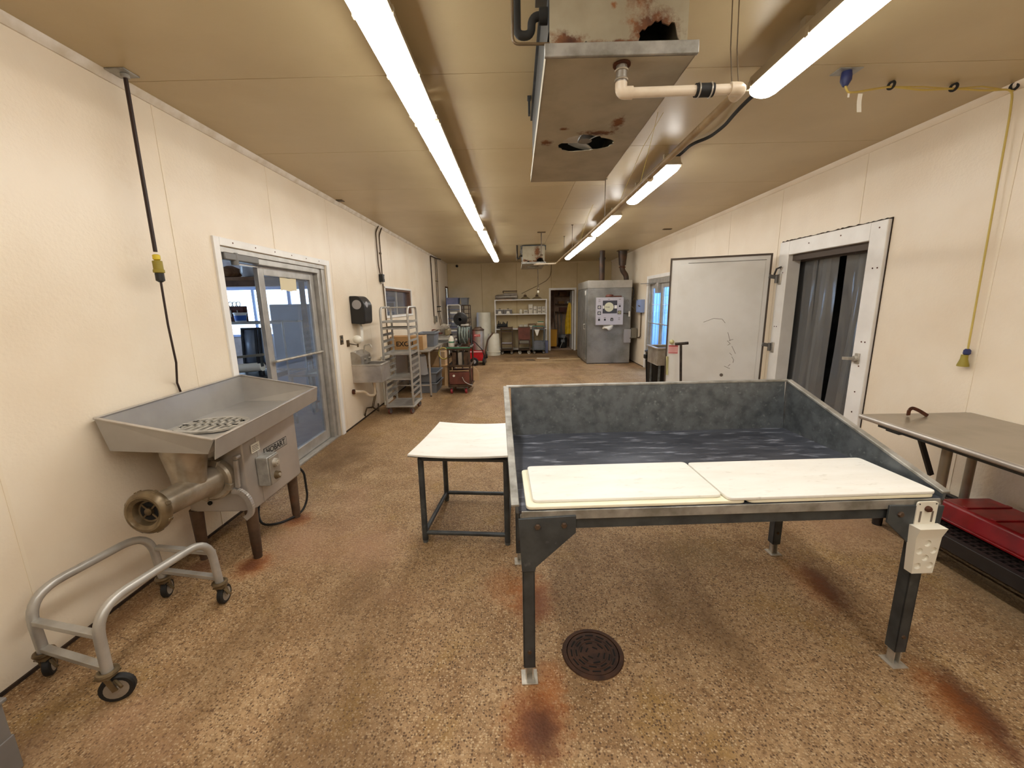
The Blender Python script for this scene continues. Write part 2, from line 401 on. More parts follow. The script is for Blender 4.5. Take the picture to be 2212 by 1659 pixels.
    def build(s, name, mat, parent=None, bevel=0., smooth=35, w=1, label=None, cat=None, group=None, kind=None, seg=2, solid=0.):
        me = bpy.data.meshes.new(name)
        if parent is not None:
            off = Vector(WO.get(parent.name, (0,0,0))) if w else Vector((0,0,0))
        else:
            xs = [v.x for v in s.v]; ys = [v.y for v in s.v]; zs = [v.z for v in s.v]
            off = Vector(((min(xs)+max(xs))/2, (min(ys)+max(ys))/2, min(zs)))
            if name.startswith(('floor','ceiling')): off = Vector((0,0,0))
        me.from_pydata([v-off for v in s.v], [], s.f)
        bm = bmesh.new(); bm.from_mesh(me); bmesh.ops.recalc_face_normals(bm, faces=bm.faces); bm.to_mesh(me); bm.free()
        me.materials.append(MATS[mat])
        if smooth:
            me.polygons.foreach_set('use_smooth', [True]*len(me.polygons))
            me.set_sharp_from_angle(angle=R(smooth))
        o = bpy.data.objects.new(name, me); COL.objects.link(o)
        if parent is not None:
            o.parent = parent; WO[o.name] = WO.get(parent.name, (0,0,0)) if w else (0,0,0)
        else:
            o.location = off; WO[o.name] = tuple(off)
        if solid:
            q = o.modifiers.new('s', 'SOLIDIFY'); q.thickness = solid; q.offset = 0
        if bevel:
            q = o.modifiers.new('b', 'BEVEL'); q.width = bevel; q.segments = seg; q.limit_method = 'ANGLE'; q.angle_limit = R(40)
        tag(o, label, cat, group, kind)
        return o
def tag(o, label=None, cat=None, group=None, kind=None):
    for k, v in (('label',label),('category',cat),('group',group),('kind',kind)):
        if v: o[k] = v
    return o
def T(name, loc, label=None, cat=None, group=None, rz=0, kind=None):
    o = bpy.data.objects.new(name, None); COL.objects.link(o); o.location = loc; o.rotation_euler = (0,0,rz)
    o.empty_display_size = .1
    WO[o.name] = tuple(loc); tag(o, label, cat, group, kind); return o
def B(x0,y0,z0,x1,y1,z1): return MB().box(x0,y0,z0,x1,y1,z1)
def clone(o, loc, label=None, parent=None, group=None, rz=None):
    c = o.copy(); COL.objects.link(c); c.parent = parent
    if parent is None:
        c.location = loc
        if rz is not None: c.rotation_euler = (0,0,rz)
        if label: c['label'] = label
        if group: c['group'] = group
        WO[c.name] = tuple(loc)
    for ch in [q for q in list(bpy.data.objects) if q.parent == o]: clone(ch, None, parent=c)
    return c
def text(s, size, mtx, mat, parent, name='lettering', ext=.0008, bold=0.):
    cu = bpy.data.curves.new('t', 'FONT'); cu.body = s; cu.size = size; cu.extrude = ext; cu.offset = bold
    cu.align_x = 'CENTER'; cu.align_y = 'CENTER'; cu.resolution_u = 3
    ob = bpy.data.objects.new('t', cu); COL.objects.link(ob)
    dg = bpy.context.evaluated_depsgraph_get(); me = bpy.data.meshes.new_from_object(ob.evaluated_get(dg))
    bpy.data.objects.remove(ob, do_unlink=True)
    off = Vector(WO.get(parent.name, (0,0,0)))
    me.transform(Matrix.Translation(-off) @ mtx)
    me.materials.clear(); me.materials.append(MATS[mat])
    o = bpy.data.objects.new(name, me); COL.objects.link(o); o.parent = parent; WO[o.name] = tuple(off)
    return o
def frame_mtx(o, x, z):
    """matrix whose local x runs along x (reading direction) and local z (out of the text) along z"""
    x = Vector(x).normalized(); z = Vector(z).normalized(); y = z.cross(x)
    m = Matrix((x, y, z)).transposed().to_4x4(); m.translation = o; return m

def minus(a0, a1, z0, z1, holes):
    """rectangle minus openings -> rectangles"""
    xs = sorted({a0,a1,*[min(max(h[k],a0),a1) for h in holes for k in (0,1)]}); zs = sorted({z0,z1,*[min(max(h[k],z0),z1) for h in holes for k in (2,3)]})
    out = []
    for i in range(len(xs)-1):
        run = None
        for j in range(len(zs)-1):
            cx, cz = (xs[i]+xs[i+1])/2, (zs[j]+zs[j+1])/2
            inside = any(h[0] < cx < h[1] and h[2] < cz < h[3] for h in holes)
            if inside: 
                if run: out.append((xs[i],xs[i+1],*run)); run = None
            else: run = (run[0], zs[j+1]) if run else (zs[j], zs[j+1])
        if run: out.append((xs[i],xs[i+1],*run))
    return out
def wall(name, ax, pos, out, a0, a1, z0, z1, holes, seams, mat, thick=.12, gap=.005, label=None, back='seam_caulk'):
    """wall with a recessed backing and one panel object for each sheet; ax is the normal axis, out = +1/-1 the side the room is on"""
    mb = MB(); b0, b1 = sorted((pos-out*.006, pos-out*thick))
    def bx(m, p0, p1, r):
        p0, p1 = sorted((p0, p1))
        if ax == 'X': m.box(p0, r[0], r[2], p1, r[1], r[3])
        else: m.box(r[0], p0, r[2], r[1], p1, r[3])
    for r in minus(a0-.12, a1+.12, z0, z1, holes): bx(mb, b0, b1, r)
    w = mb.build(name, back, kind='structure', label=label)
    cuts = [a0]+[s for s in seams if a0+.05 < s < a1-.05]+[a1]
    for i in range(len(cuts)-1):
        p = MB()
        for r in minus(cuts[i]+gap/2, cuts[i+1]-gap/2, z0, z1, holes): bx(p, pos, pos-out*.007, r)
        if p.v: p.build('panel', mat, w)
    return w

# ------------------------------------------------------------------ the room
D1 = (3.34, 5.18, 0, 2.185); W1 = (7.46, 9.30, 1.50, 2.0); D5 = (13.93, 14.38, 0, 2.22)
FZ = (3.93, 5.10, 0, 2.23); D3 = (8.60, 10.38, 0, 2.20); DB = (1.21, 2.03, 0, 2.10)
MB().box(-2.52, YF, -.1, 3.41, 14.6, 0).build('floor', 'floor_aggregate', kind='structure')
cl = MB().box(-2.5, YF-.1, ZC+.006, 3.5, 14.6, ZC+.15).build('ceiling', 'seam_caulk', kind='structure')
cy = [YF]+[2.74+1.22*k for k in range(-4, 10)]+[YB]
cx = [XL, .70, XR]
for i in range(len(cy)-1):
    for j in range(2):
        B(cx[j]+.002, cy[i]+.0025, ZC, cx[j+1]-.002, cy[i+1]-.0025, ZC+.008).build('panel', 'ceiling_cream', cl)
seams = [1.71+1.218*k for k in range(-4, 11)]
wl = wall('wall_left', 'X', XL, 1, YF, YB, 0, ZC, [D1, W1, D5], seams, 'wall_cream')
wr = wall('wall_right', 'X', XR, -1, YF, YB, 0, ZC, [FZ, D3], seams, 'wall_cream')
wb_ = wall('wall_back', 'Y', YB, -1, XL, XR, 0, ZC, [DB], [-1.17, .03, 1.23, 2.12], 'back_cream', gap=.012, back='seam_dark')
wall('wall_front', 'Y', YF, 1, XL, XR, 0, ZC, [], [-1.2, 0, 1.2, 2.4], 'wall_cream')
# light caulk beads over the nearer wall joints
for nm, x, ys in (('trim_5', XL, (1.71, 2.928, 4.146)), ('trim_6', XR, (2.928, 4.146, 5.364))):
    b = MB()
    for y in ys:
        z1 = 3.0; z0 = 0.0
        if y == 4.146: z0 = 2.26 if x == XL else 2.37
        if y == 5.364: z0 = 0
        sx = 1 if x == XL else -1
        b.box(min(x, x+sx*.003), y-.011, z0, max(x, x+sx*.003), y+.004, z1)
    b.build(nm, 'seam_caulk', kind='structure')
MB().prism([(XL, ZC), (XL+.035, ZC), (XL+.035, ZC-.008), (XL+.01, ZC-.045), (XL, ZC-.045)], YF, YB, 'Y').build('trim_1', 'trim_white', kind='structure')
MB().prism([(XR, ZC), (XR-.035, ZC), (XR-.035, ZC-.008), (XR-.01, ZC-.045), (XR, ZC-.045)], YF, YB, 'Y').build('trim_2', 'wall_cream', kind='structure')
MB().box(XL, YB-.03, ZC-.035, XR, YB, ZC).build('trim_3', 'back_cream', kind='structure')
def base(nm, rects):
    m = MB()
    for r in rects: m.box(*r)
    m.build(nm, 'grime', kind='structure')
base('baseboard_left', [(XL, YF, 0, XL+.012, 3.27, .016), (XL, 5.28, 0, XL+.012, 13.9, .016)])
base('baseboard_right', [(XR-.012, YF, 0, XR, 3.77, .016), (XR-.012, 5.27, 0, XR, 8.5, .016), (XR-.012, 10.48, 0, XR, YB, .016)])
base('baseboard_back', [(XL, YB-.012, 0, 1.14, YB, .016), (2.1, YB-.012, 0, XR, YB, .016)])

# ---- sliding glass door in the left wall
d = T('door_1', (XL, 4.26, 0), 'white framed sliding glass door in the left wall, half open', kind='structure')
f = MB().box(XL-.004, 3.28, 0, XL+.018, 3.345, 2.25).build('casing', 'white_frame', d, .003)
MB().box(XL-.004, 5.19, 0, XL+.018, 5.272, 2.25).build('casing', 'white_frame', d, .003)
MB().box(XL-.004, 3.345, 2.188, XL+.018, 5.19, 2.25).build('casing', 'white_frame', d, .003)
for k in range(6): MB().cyl((XL+.017, 3.5+.3*k, 2.222), (XL+.0205, 3.5+.3*k, 2.222), .006, n=8).build('screw', 'rust', f)
m = MB().box(-2.52, 3.34, 0, XL-.004, 3.375, 2.185).box(-2.52, 3.375, 2.14, XL-.004, 5.18, 2.185)
m.build('jamb', 'alu', d, .003)
MB().box(-2.52, 5.10, 0, XL-.01, 5.18, 2.14).box(-2.50, 5.03, 0, XL-.03, 5.10, 2.14).build('jamb', 'alu', d, .004)
MB().box(-2.43, 3.375, 2.085, -2.37, 5.03, 2.14).build('track', 'alu', d, .004)
o = MB().box(-2.40, 3.40, 2.085, -2.345, 3.85, 2.145).build('closer', 'alu_dark', d, .008)
MB().cyl((-2.373, 3.55, 2.05), (-2.373, 3.55, 2.15), .032, n=14).build('closer_pivot', 'alu_dark', o)
MB().bar((-2.373, 3.55, 2.06), (-2.44, 3.98, 2.07), .03, .012).build('closer_arm', 'alu', o)
MB().box(-2.52, 3.375, 0, -2.36, 5.10, .025).build('threshold', 'alu', d, .004)
pn = MB().box(-2.475, 3.945, .03, -2.43, 4.035, 2.085).box(-2.475, 4.93, .03, -2.43, 5.02, 2.085).box(-2.475, 4.035, 2.0, -2.43, 4.93, 2.085).box(-2.475, 4.035, .03, -2.43, 4.93, .15).build('door_panel', 'alu', d, .004)
MB().box(-2.456, 4.035, .15, -2.45, 4.93, 2.0).build('pane', 'pane_glass', pn)
MB().tube([(-2.415, 3.985, 1.165), (-2.395, 3.985, 1.165), (-2.395, 4.985, 1.150), (-2.415, 4.985, 1.150)], .013, 10).build('push_bar', 'zinc', pn)
MB().grid(lambda u, v: (-2.445+.004*math.sin(u*5)*v, 4.32+.32*u, 2.0-.135*v+.006*math.sin(u*9)), 8, 3, .001).build('paper_note', 'paper_cream', pn)

# ---- walk-in freezer door in the right wall
d = T('door_2', (XR, 4.5, 0), 'open white walk-in freezer door with clear strip curtain behind it', kind='structure')
fr = MB().box(XR-.035, 3.78, .0, XR+.12, 3.955, 2.36).build('door_frame', 'white_frame', d, .006)
MB().box(XR-.035, 5.08, 0, XR+.12, 5.255, 2.36).build('door_frame', 'white_frame', d, .006)
MB().box(XR-.035, 3.955, 2.20, XR+.12, 5.08, 2.36).build('door_frame', 'white_frame', d, .006)
jag = [(3.77, 2.362)]
yy = 3.77
while yy < 5.26:
    jag.append((yy, 2.368+random.random()*.012)); yy += .028
jag += [(5.262, 2.362)]
MB().prism(jag, XR-.012, XR, 'X').build('sealant', 'grime', d)
MB().box(XR-.005, 3.770, 0, XR, 3.779, 2.365).build('sealant', 'grime', d)
for (y, z) in [(3.86, 2.30), (4.3, 2.30), (4.75, 2.29), (3.83, 1.28), (3.87, 1.28), (3.86, 1.05), (3.86, .8), (3.86, .6), (3.87, 1.95), (3.82, 1.95), (5.16, 1.35), (5.2, 1.35), (5.15, 2.0), (5.2, 2.05)]:
    MB().cyl((XR-.036, y, z), (XR-.0385, y, z), .007, n=8).build('screw', 'rust', fr)
MB().box(XR+.02, 3.955, 2.13, XR+.06, 5.08, 2.20).build('header_strip', 'gasket', d)
# leaf
hx, hy = 3.165, 5.235; ex, ey = 2.075, 5.665
dv = Vector((ex-hx, ey-hy, 0)); ln = dv.length; dv.normalize(); nv = Vector((-dv.y, dv.x, 0))
if nv.y > 0: nv = -nv
def LP(a, z, out=0.): return Vector((hx, hy, z))+dv*a+nv*out-Vector((0,0,0))
def leafbox(a0, z0, a1, z1, o0, o1):
    vs = [LP(a, z, o) for o in (o0, o1) for a, z in ((a0,z0),(a1,z0),(a1,z1),(a0,z1))]
    return MB().add(vs, [(0,1,2,3),(7,6,5,4),(0,4,5,1),(1,5,6,2),(2,6,7,3),(3,7,4,0)])
lf = leafbox(0, .06, ln, 2.24, -.10, 0).build('door_leaf', 'door_white', d, .004)
gk = leafbox(.0, .06, .02, 2.24, 0, .012); 
for q in (leafbox(ln-.02, .06, ln, 2.24, 0, .012), leafbox(.02, 2.22, ln-.02, 2.24, 0, .012), leafbox(.02, .06, ln-.02, .08, 0, .012)): gk.add(q.v, q.f)
gk.build('gasket', 'gasket', lf)
leafbox(.07, .14, ln-.10, 2.15, 0, .004).build('skin_panel', 'door_white', lf, .001)
for a0, z0, a1, z1 in [(.06,2.165,.95,2.169)]:
    leafbox(a0, z0, a1, z1, .0, .0045).build('scratch', 'grime', lf)
def gash(pts, wd=.006):
    m = MB()
    for i in range(len(pts)-1):
        a, b = pts[i], pts[i+1]; m.bar(LP(a[0], a[1], .0048), LP(b[0], b[1], .0048), wd, .0012, nv)
    m.build('scratch', 'ink_soft', lf)
def leafpix(pts): return pts
for g in ([(.42,1.27),(.40,1.20),(.385,1.16)], [(.40,1.16),(.35,1.18)], [(.42,1.16),(.38,1.12),(.41,1.10)], [(.36,1.09),(.33,1.03),(.31,.99)], [(.38,1.0),(.35,.97)], [(.35,.95),(.325,.91),(.33,.87)], [(.43,.82),(.36,.79)], [(.385,.82),(.36,.85)], [(.72,1.40),(.60,1.45),(.50,1.44),(.46,1.39)]):
    gash(g, .005)
MB().cyl(LP(.455,.70,.004), LP(.455,.70,.007), .022, n=10).build('dent', 'ink_soft', lf)
kn = MB().cyl(LP(ln-.075,1.135,0), LP(ln-.075,1.135,.03), .016, n=12).build('release_knob', 'zinc', lf)
MB().sphere(LP(ln-.075,1.135,.055), .032).build('knob_ball', 'door_yellow', kn)
leafbox(ln-.16, .97, ln-.035, 1.085, .004, .006).build('warning_label', 'pink_label', lf)
leafbox(ln-.155, 1.068, ln-.04, 1.08, .006, .0066).build('label_stripe', 'red_paint', lf)
leafbox(ln-.155, .977, ln-.04, .984, .006, .0066).build('label_stripe', 'red_paint', lf)
for k, z in enumerate((1.02, 1.035, 1.05)): leafbox(ln-.148, z, ln-.05-.01*k, z+.006, .006, .0066).build('label_print', 'pink_label', lf)
MB().grid(lambda u, v: LP(ln-.012-.03*u-.01*v, .93-.26*v, .014+.01*math.sin(u*3+v*4)), 3, 6, .002).build('torn_edge', 'door_yellow', lf)
for z in (1.93, 1.09):
    h = MB().box(XR-.05, 5.16, z-.07, XR-.034, 5.21, z+.06).build('hinge', 'zinc', d, .005)
    MB().cyl((XR-.065, 5.215, z-.05), (XR-.065, 5.215, z+.05), .018, n=12).build('knuckle', 'alu_dark', h)
    MB().bar((XR-.065, 5.222, z+.02), (hx-.03, hy-.018, z+.035), .016, .045).build('strap', 'alu_dark', h)
MB().tube([(XR-.05, 5.16, 2.07), (XR-.09, 5.19, 2.05), (XR-.10, 5.21, 1.98)], .011, 8).build('hinge_rod', 'handle_black', d)
la = MB().box(XR-.05, 3.86, 1.07, XR-.034, 3.91, 1.17).cyl((XR-.05,3.885,1.12),(XR-.075,3.885,1.12),.028,n=14).build('latch', 'zinc', d, .004)
MB().bar((XR-.07, 3.885, 1.118), (XR-.07, 4.02, 1.105), .018, .03).build('latch_arm', 'zinc', la, .003)

# freezer room and curtain
fz = MB().box(XR+.12, 3.4, -.06, 5.6, 6.4, 0).build('floor_freezer', 'freezer_wall', kind='structure')
MB().box(5.5, 3.4, 0, 5.6, 6.4, 2.6).box(XR+.12, 3.3, 0, 5.6, 3.4, 2.6).box(XR+.12, 6.4, 0, 5.6, 6.5, 2.6).build('wall_freezer', 'freezer_wall', kind='structure')
MB().box(XR+.12, 3.3, 2.6, 5.6, 6.5, 2.7).build('ceiling_freezer', 'freezer_wall', kind='structure')
ct = T('strip_curtain', (XR+.14, 4.5, 0), 'clear plastic strip curtain hanging in the freezer doorway', 'curtain')
MB().box(XR+.125, 3.90, 2.12, XR+.15, 5.28, 2.19).build('rail', 'gasket', ct)
def strip(y0, y1, x, amp, tw, ph):
    def P(u, v):
        w = (1-.06*v); yc = (y0+y1)/2+tw*v*v; y = yc+(u-.5)*(y1-y0)*w
        return (x+amp*math.sin(u*3.1+ph)*(.6+.8*v)+.03*math.sin(v*4+ph)*v, y, 2.14-2.06*v)
    MB().grid(P, 8, 10, .003).build('strip', 'strip_pvc', ct, smooth=60)
strip(5.04, 5.26, XR+.17, .02, .0, .9); strip(4.86, 5.06, XR+.165, .02, .0, .2); strip(4.70, 4.92, XR+.18, .03, -.02, 1.0); strip(4.56, 4.76, XR+.165, .025, -.03, 2.0)
strip(4.24, 4.44, XR+.17, .03, .03, .5); strip(4.10, 4.28, XR+.185, .03, .01, 1.7); strip(3.97, 4.15, XR+.17, .025, 0, .3)

# ---- glass door in the right wall
d = T('door_3', (XR, 9.5, 0), 'grey framed glass door in the right wall with blue daylight behind', kind='structure')
MB().box(XR-.015, 10.38, 0, XR+.01, 10.47, 2.28).build('casing', 'white_frame', d, .003)
MB().box(XR-.015, 8.52, 0, XR+.01, 8.60, 2.28).build('casing', 'white_frame', d, .003)
MB().box(XR-.015, 8.60, 2.205, XR+.01, 10.38, 2.28).build('casing', 'white_frame', d, .003)
MB().box(XR+.0, 10.28, 0, XR+.12, 10.38, 2.2).box(XR, 8.60, 0, XR+.12, 8.68, 2.2).box(XR, 8.68, 2.08, XR+.12, 10.28, 2.2).build('jamb', 'alu', d, .004)
for y0, y1 in ((9.56, 10.28), (8.68, 9.56)):
    p = MB().box(XR+.05, y0, .03, XR+.09, y0+.07, 2.08).box(XR+.05, y1-.07, .03, XR+.09, y1, 2.08).box(XR+.05, y0+.07, 1.98, XR+.09, y1-.07, 2.08).box(XR+.05, y0+.07, .03, XR+.09, y1-.07, .16).build('door_panel', 'alu', d, .003)
    MB().box(XR+.066, y0+.07, .16, XR+.072, y1-.07, 1.98).build('pane', 'pane_glass', p)
    MB().tube([(XR+.05, y0+.04, 1.15), (XR+.0, y0+.04, 1.15), (XR+.0, y1-.04, 1.16), (XR+.05, y1-.04, 1.16)], .012, 8).build('push_bar', 'zinc', p)
    MB().box(XR+.064, y0+.07, 1.585, XR+.074, y1-.07, 1.595).build('muntin', 'white_frame', p)
MB().box(XR-.03, 9.62, 1.86, XR+.05, 9.80, 2.10).build('closer', 'alu', d, .01)
MB().bar((XR-.03, 9.75, 2.09), (XR-.12, 10.62, 2.11), .02, .014).build('closer_arm', 'alu_dark', d)
MB().box(3.45, 6.6, -.2, 9, 26, -.1).build('ground_outside', 'outside_ground', kind='structure')
ow = MB().box(5.3, 6.9, -.1, 5.5, 25.0, 3.3).build('wall_outside', 'outside_blue', kind='structure')
for k in range(60): MB().box(5.285, 6.95+.3*k, -.1, 5.30, 7.10+.3*k, 3.3).build('rib', 'outside_blue', ow)

# ---- window in the left wall
d = T('window_1', (XL, 8.4, 1.5), 'small window in the left wall above the sheet pan rack', kind='structure')
MB().box(XL-.01, 7.43, 1.47, XL+.012, 7.47, 2.02).box(XL-.01, 9.29, 1.47, XL+.012, 9.33, 2.02).box(XL-.01, 7.43, 1.995, XL+.012, 9.33, 2.03).box(XL-.01, 7.43, 1.46, XL+.02, 9.33, 1.50).build('window_frame', 'white_frame', d, .003)
MB().box(XL-.12, 7.46, 1.50, XL-.01, 7.50, 2.0).box(XL-.12, 9.22, 1.50, XL-.01, 9.30, 2.0).box(XL-.12, 7.5, 1.96, XL-.01, 9.22, 2.0).build('window_jamb', 'wood_dark', d)
MB().box(XL-.075, 7.50, 1.50, XL-.07, 8.36, 1.96).build('pane', 'window_glass', d)
MB().box(XL-.085, 8.40, 1.50, XL-.08, 9.22, 1.96).build('pane', 'window_glass', d)
MB().box(XL-.09, 8.35, 1.5, XL-.06, 8.41, 1.96).build('mullion', 'alu', d)

# ---- back doorway and closet
d = T('door_4', (1.62, YB, 0), 'white framed closet doorway in the back wall', kind='structure')
MB().box(1.15, YB-.018, 0, 1.21, YB+.01, 2.17).build('casing', 'white_frame', d, .003)
MB().box(2.03, YB-.018, 0, 2.10, YB+.01, 2.17).build('casing', 'white_frame', d, .003)
MB().box(1.21, YB-.018, 2.10, 2.03, YB+.01, 2.17).build('casing', 'white_frame', d, .003)
lf = MB().box(1.985, YB+.13, .02, 2.025, YB+.85, 2.08).build('door_leaf', 'white_frame', d, .003)
MB().sphere((1.965, YB+.8, 1.0), .028).build('door_knob', 'zinc', lf)
MB().box(.95, YB+.13, -.05, 2.7, 16.2, 0).build('floor_closet', 'closet_wall', kind='structure')
MB().box(.85, YB+.13, 0, .95, 16.2, 2.6).box(2.6, YB+.13, 0, 2.7, 16.2, 2.6).box(.85, 16.1, 0, 2.7, 16.2, 2.6).build('wall_closet', 'closet_wall', kind='structure')
MB().box(.85, YB+.13, 2.5, 2.7, 16.2, 2.6).build('ceiling_closet', 'closet_wall', kind='structure')

# ---- doorway in the left wall at the far end
d = T('door_5', (XL, 14.15, 0), 'narrow doorway in the left wall at the far corner', kind='structure')
MB().box(XL-.01, 13.87, 0, XL+.012, 13.93, 2.27).box(XL-.01, 14.38, 0, XL+.012, 14.42, 2.27).box(XL-.01, 13.93, 2.22, XL+.012, 14.38, 2.27).build('casing', 'wood_dark', d)
lf = MB().box(XL-.08, 13.95, .02, XL-.04, 14.36, .5).box(XL-.08, 13.95, 2.0, XL-.04, 14.36, 2.2).box(XL-.08, 13.95, .5, XL-.04, 14.0, 2.0).box(XL-.08, 14.31, .5, XL-.04, 14.36, 2.0).build('door_leaf', 'fridge', d)
MB().box(XL-.062, 14.0, .5, XL-.057, 14.31, 2.0).build('pane', 'dimmed_glass', lf)

# ---- the shop seen through the sliding door
MB().box(-8.0, 2.6, -.08, -2.52, 10.0, 0).build('floor_shop', 'shop_floor', kind='structure')
wh = (-7.0, -4.72, 1.05, 2.12); wh2 = (3.2, 9.4, 1.0, 2.4)
m = MB()
for r in minus(-8.0, -2.47, 0, 3.0, [wh]): m.box(r[0], 9.85, r[2], r[1], 10.0, r[3])
m.build('wall_shop_back', 'shop_wall', kind='structure')
m = MB().box(-8.0, 2.5, 0, -2.47, 2.6, 3.0)
for r in minus(2.5, 10.0, 0, 3.0, [wh2]): m.box(-8.1, r[0], r[2], -8.0, r[1], r[3])
m.build('wall_shop', 'shop_wall', kind='structure')
MB().box(-8.1, 2.5, 3.0, -2.47, 10.0, 3.1).build('ceiling_shop', 'shop_wall', kind='structure')
d = T('window_2', (-5.86, 9.85, 1.05), 'bright blue-framed window at the back of the shop', kind='structure')
MB().box(-7.05, 9.82, 1.0, -4.67, 9.86, 1.05).box(-7.05, 9.82, 2.10, -4.67, 9.86, 2.17).box(-7.05, 9.82, 1.05, -7.0, 9.86, 2.1).box(-4.72, 9.82, 1.05, -4.67, 9.86, 2.1).box(-6.28, 9.82, 1.05, -6.22, 9.86, 2.1).box(-5.43, 9.82, 1.05, -5.36, 9.86, 2.1).build('window_frame', 'blue_frame_lit_box', d)
MB().box(-7.0, 9.89, 1.05, -6.25, 9.895, 2.10).build('pane', 'window_glass', d)
MB().box(-6.22, 9.89, 1.05, -5.40, 9.895, 2.10).build('pane', 'window_glass', d)
MB().box(-5.36, 9.89, 1.05, -4.72, 9.895, 2.10).build('pane', 'window_glass', d)
d = T('window_added', (-8.05, 6.3, 1.0), 'unseen wide side window added to light the shop', kind='structure')  # window out of view, added to bring more daylight into the shop
MB().box(-8.02, 3.15, .95, -7.98, 9.45, 1.0).box(-8.02, 3.15, 2.4, -7.98, 9.45, 2.45).box(-8.02, 3.15, 1.0, -7.98, 3.2, 2.4).box(-8.02, 9.4, 1.0, -7.98, 9.45, 2.4).box(-8.02, 5.24, 1.0, -7.98, 5.30, 2.4).box(-8.02, 7.3, 1.0, -7.98, 7.36, 2.4).build('window_frame', 'blue_frame_lit_box', d)
for a, b in ((3.2, 5.24), (5.30, 7.3), (7.36, 9.4)): MB().box(-8.06, a, 1.0, -8.055, b, 2.4).build('pane', 'window_glass', d)

# ------------------------------------------------------------------ casters
def caster(parent, x, y, r, ang=0., top=None, wheel='black_rubber', hub='alu_dark', fork='bronze_dark', w=.03, z0=0.):
    """wheel on the floor, fork and swivel plate up to top"""
    top = top or r*2+.03; c, s_ = math.cos(ang), math.sin(ang)
    ax = Vector((-s_, c, 0)); fwd = Vector((c, s_, 0)); C = Vector((x, y, z0+r))
    rot = Matrix((fwd, Vector((0,0,1)), ax)).transposed()
    wh = MB().lathe([(r*.66, -w/2), (r*.90, -w/2), (r, -w*.3), (r, w*.3), (r*.90, w/2), (r*.66, w/2)], C, rot, 24).build('wheel', wheel, parent)
    MB().lathe([(.0, -w*.58), (r*.2, -w*.58), (r*.25, -w*.50), (r*.70, -w*.505), (r*.70, w*.505), (r*.25, w*.50), (r*.2, w*.58), (.0, w*.58)], C, rot, 20).build('hub', hub, wh)
    f = MB(); piv = C - fwd*r*.35
    for k in (-1, 1):
        o = ax*k*(w/2+.008)
        f.bar(C+o, Vector((piv.x, piv.y, z0+top-.012))+o, .02, .006, ax)
    f.box(piv.x-r*.5, piv.y-r*.5, z0+top-.016, piv.x+r*.5, piv.y+r*.5, z0+top-.010)
    f.cyl((piv.x, piv.y, z0+top-.012), (piv.x, piv.y, z0+top), r*.62, n=14)
    f.build('fork', fork, parent)

# ------------------------------------------------------------------ meat grinder
g = T('meat_grinder', (-2.0, 2.7, 0), 'stainless meat grinder with large sloped feed pan by the left wall', 'grinder')
bx0, bx1 = -2.225, -1.775
body = MB().prism([(bx0, 2.53), (bx0+.02, 2.49), (bx0+.06, 2.475), (bx1-.06, 2.475), (bx1-.02, 2.49), (bx1, 2.53), (bx1, 3.09), (bx0, 3.09)], .365, .895, 'Z').build('body', 'grinder_body', g, .006)
MB().box(bx1-.001, 2.60, .375, bx1+.004, 3.085, .89).build('side_panel', 'grinder_body', body, .002)
for (x, y) in ((-2.18, 2.505), (-1.815, 2.515), (-1.83, 3.05), (-2.165, 3.035)):
    lg = MB().cyl((x, y, .03), (x, y, .37), .030, .040, 16).build('leg', 'rusty_leg', g)
    MB().cyl((x, y, 0), (x, y, .035), .027, n=14).build('foot', 'rusty_leg', lg)
rim = [V(-1.66,2.10,.995), V(-1.72,3.39,1.02), V(-2.312,3.33,1.147), V(-2.312,2.12,1.120)]
bot = [V(-1.725,2.125,.905), V(-1.785,3.33,.915), V(-2.285,3.29,.93), V(-2.285,2.14,.925)]
def q4(a, b): return a+b
pan = MB()
inn = [v.lerp(sum(rim, V(0,0,0))/4, .006) for v in rim]
pan.add(rim+bot, [(4,5,6,7),(0,1,5,4),(1,2,6,5),(2,3,7,6),(3,0,4,7)])
po = pan.build('feed_pan', 'pan_steel', g, smooth=0, solid=.005)
lip = MB()
for i in range(4): lip.bar(rim[i], rim[(i+1)%4], .022, .007)
lip.build('rim', 'stainless', po, .002)
sk = MB().add([rim[0]+V(.008,0,0), rim[1]+V(.008,0,0), rim[1]+V(-.01,0,-.115), rim[0]+V(-.012,0,-.115)], [(0,1,2,3)]); sk.build('skirt', 'pan_steel', po, smooth=0, solid=.004)
# feed-throat guard lying in the pan: outer ring, cross bars and two centre bars
gd = MB(); gc = V(-2.06, 2.62, .922)
out = [(gc.x+.23*math.cos(a)*(1-.12*math.cos(2*a)), gc.y+.19*math.sin(a)) for a in [2*math.pi*k/24 for k in range(24)]]
ins = [(gc.x+(x-gc.x)*.82, gc.y+(y-gc.y)*.80) for x, y in out]
for i in range(24):
    j = (i+1) % 24
    vs = [(*out[i],gc.z),(*out[j],gc.z),(*ins[j],gc.z),(*ins[i],gc.z),(*out[i],gc.z+.012),(*out[j],gc.z+.012),(*ins[j],gc.z+.012),(*ins[i],gc.z+.012)]
    gd.add(vs, [(0,3,2,1),(4,5,6,7),(0,1,5,4),(2,3,7,6)])
for k in range(-3, 4):
    L_ = .185*math.sqrt(max(0, 1-(k*.052/.19)**2)); gd.box(gc.x+k*.052-.011, gc.y-L_*.82, gc.z, gc.x+k*.052+.011, gc.y+L_*.82, gc.z+.012)
gd.box(gc.x-.19, gc.y-.035, gc.z, gc.x+.19, gc.y-.012, gc.z+.012).box(gc.x-.18, gc.y+.05, gc.z, gc.x+.18, gc.y+.072, gc.z+.012)
gd.build('guard_plate', 'zinc', g)
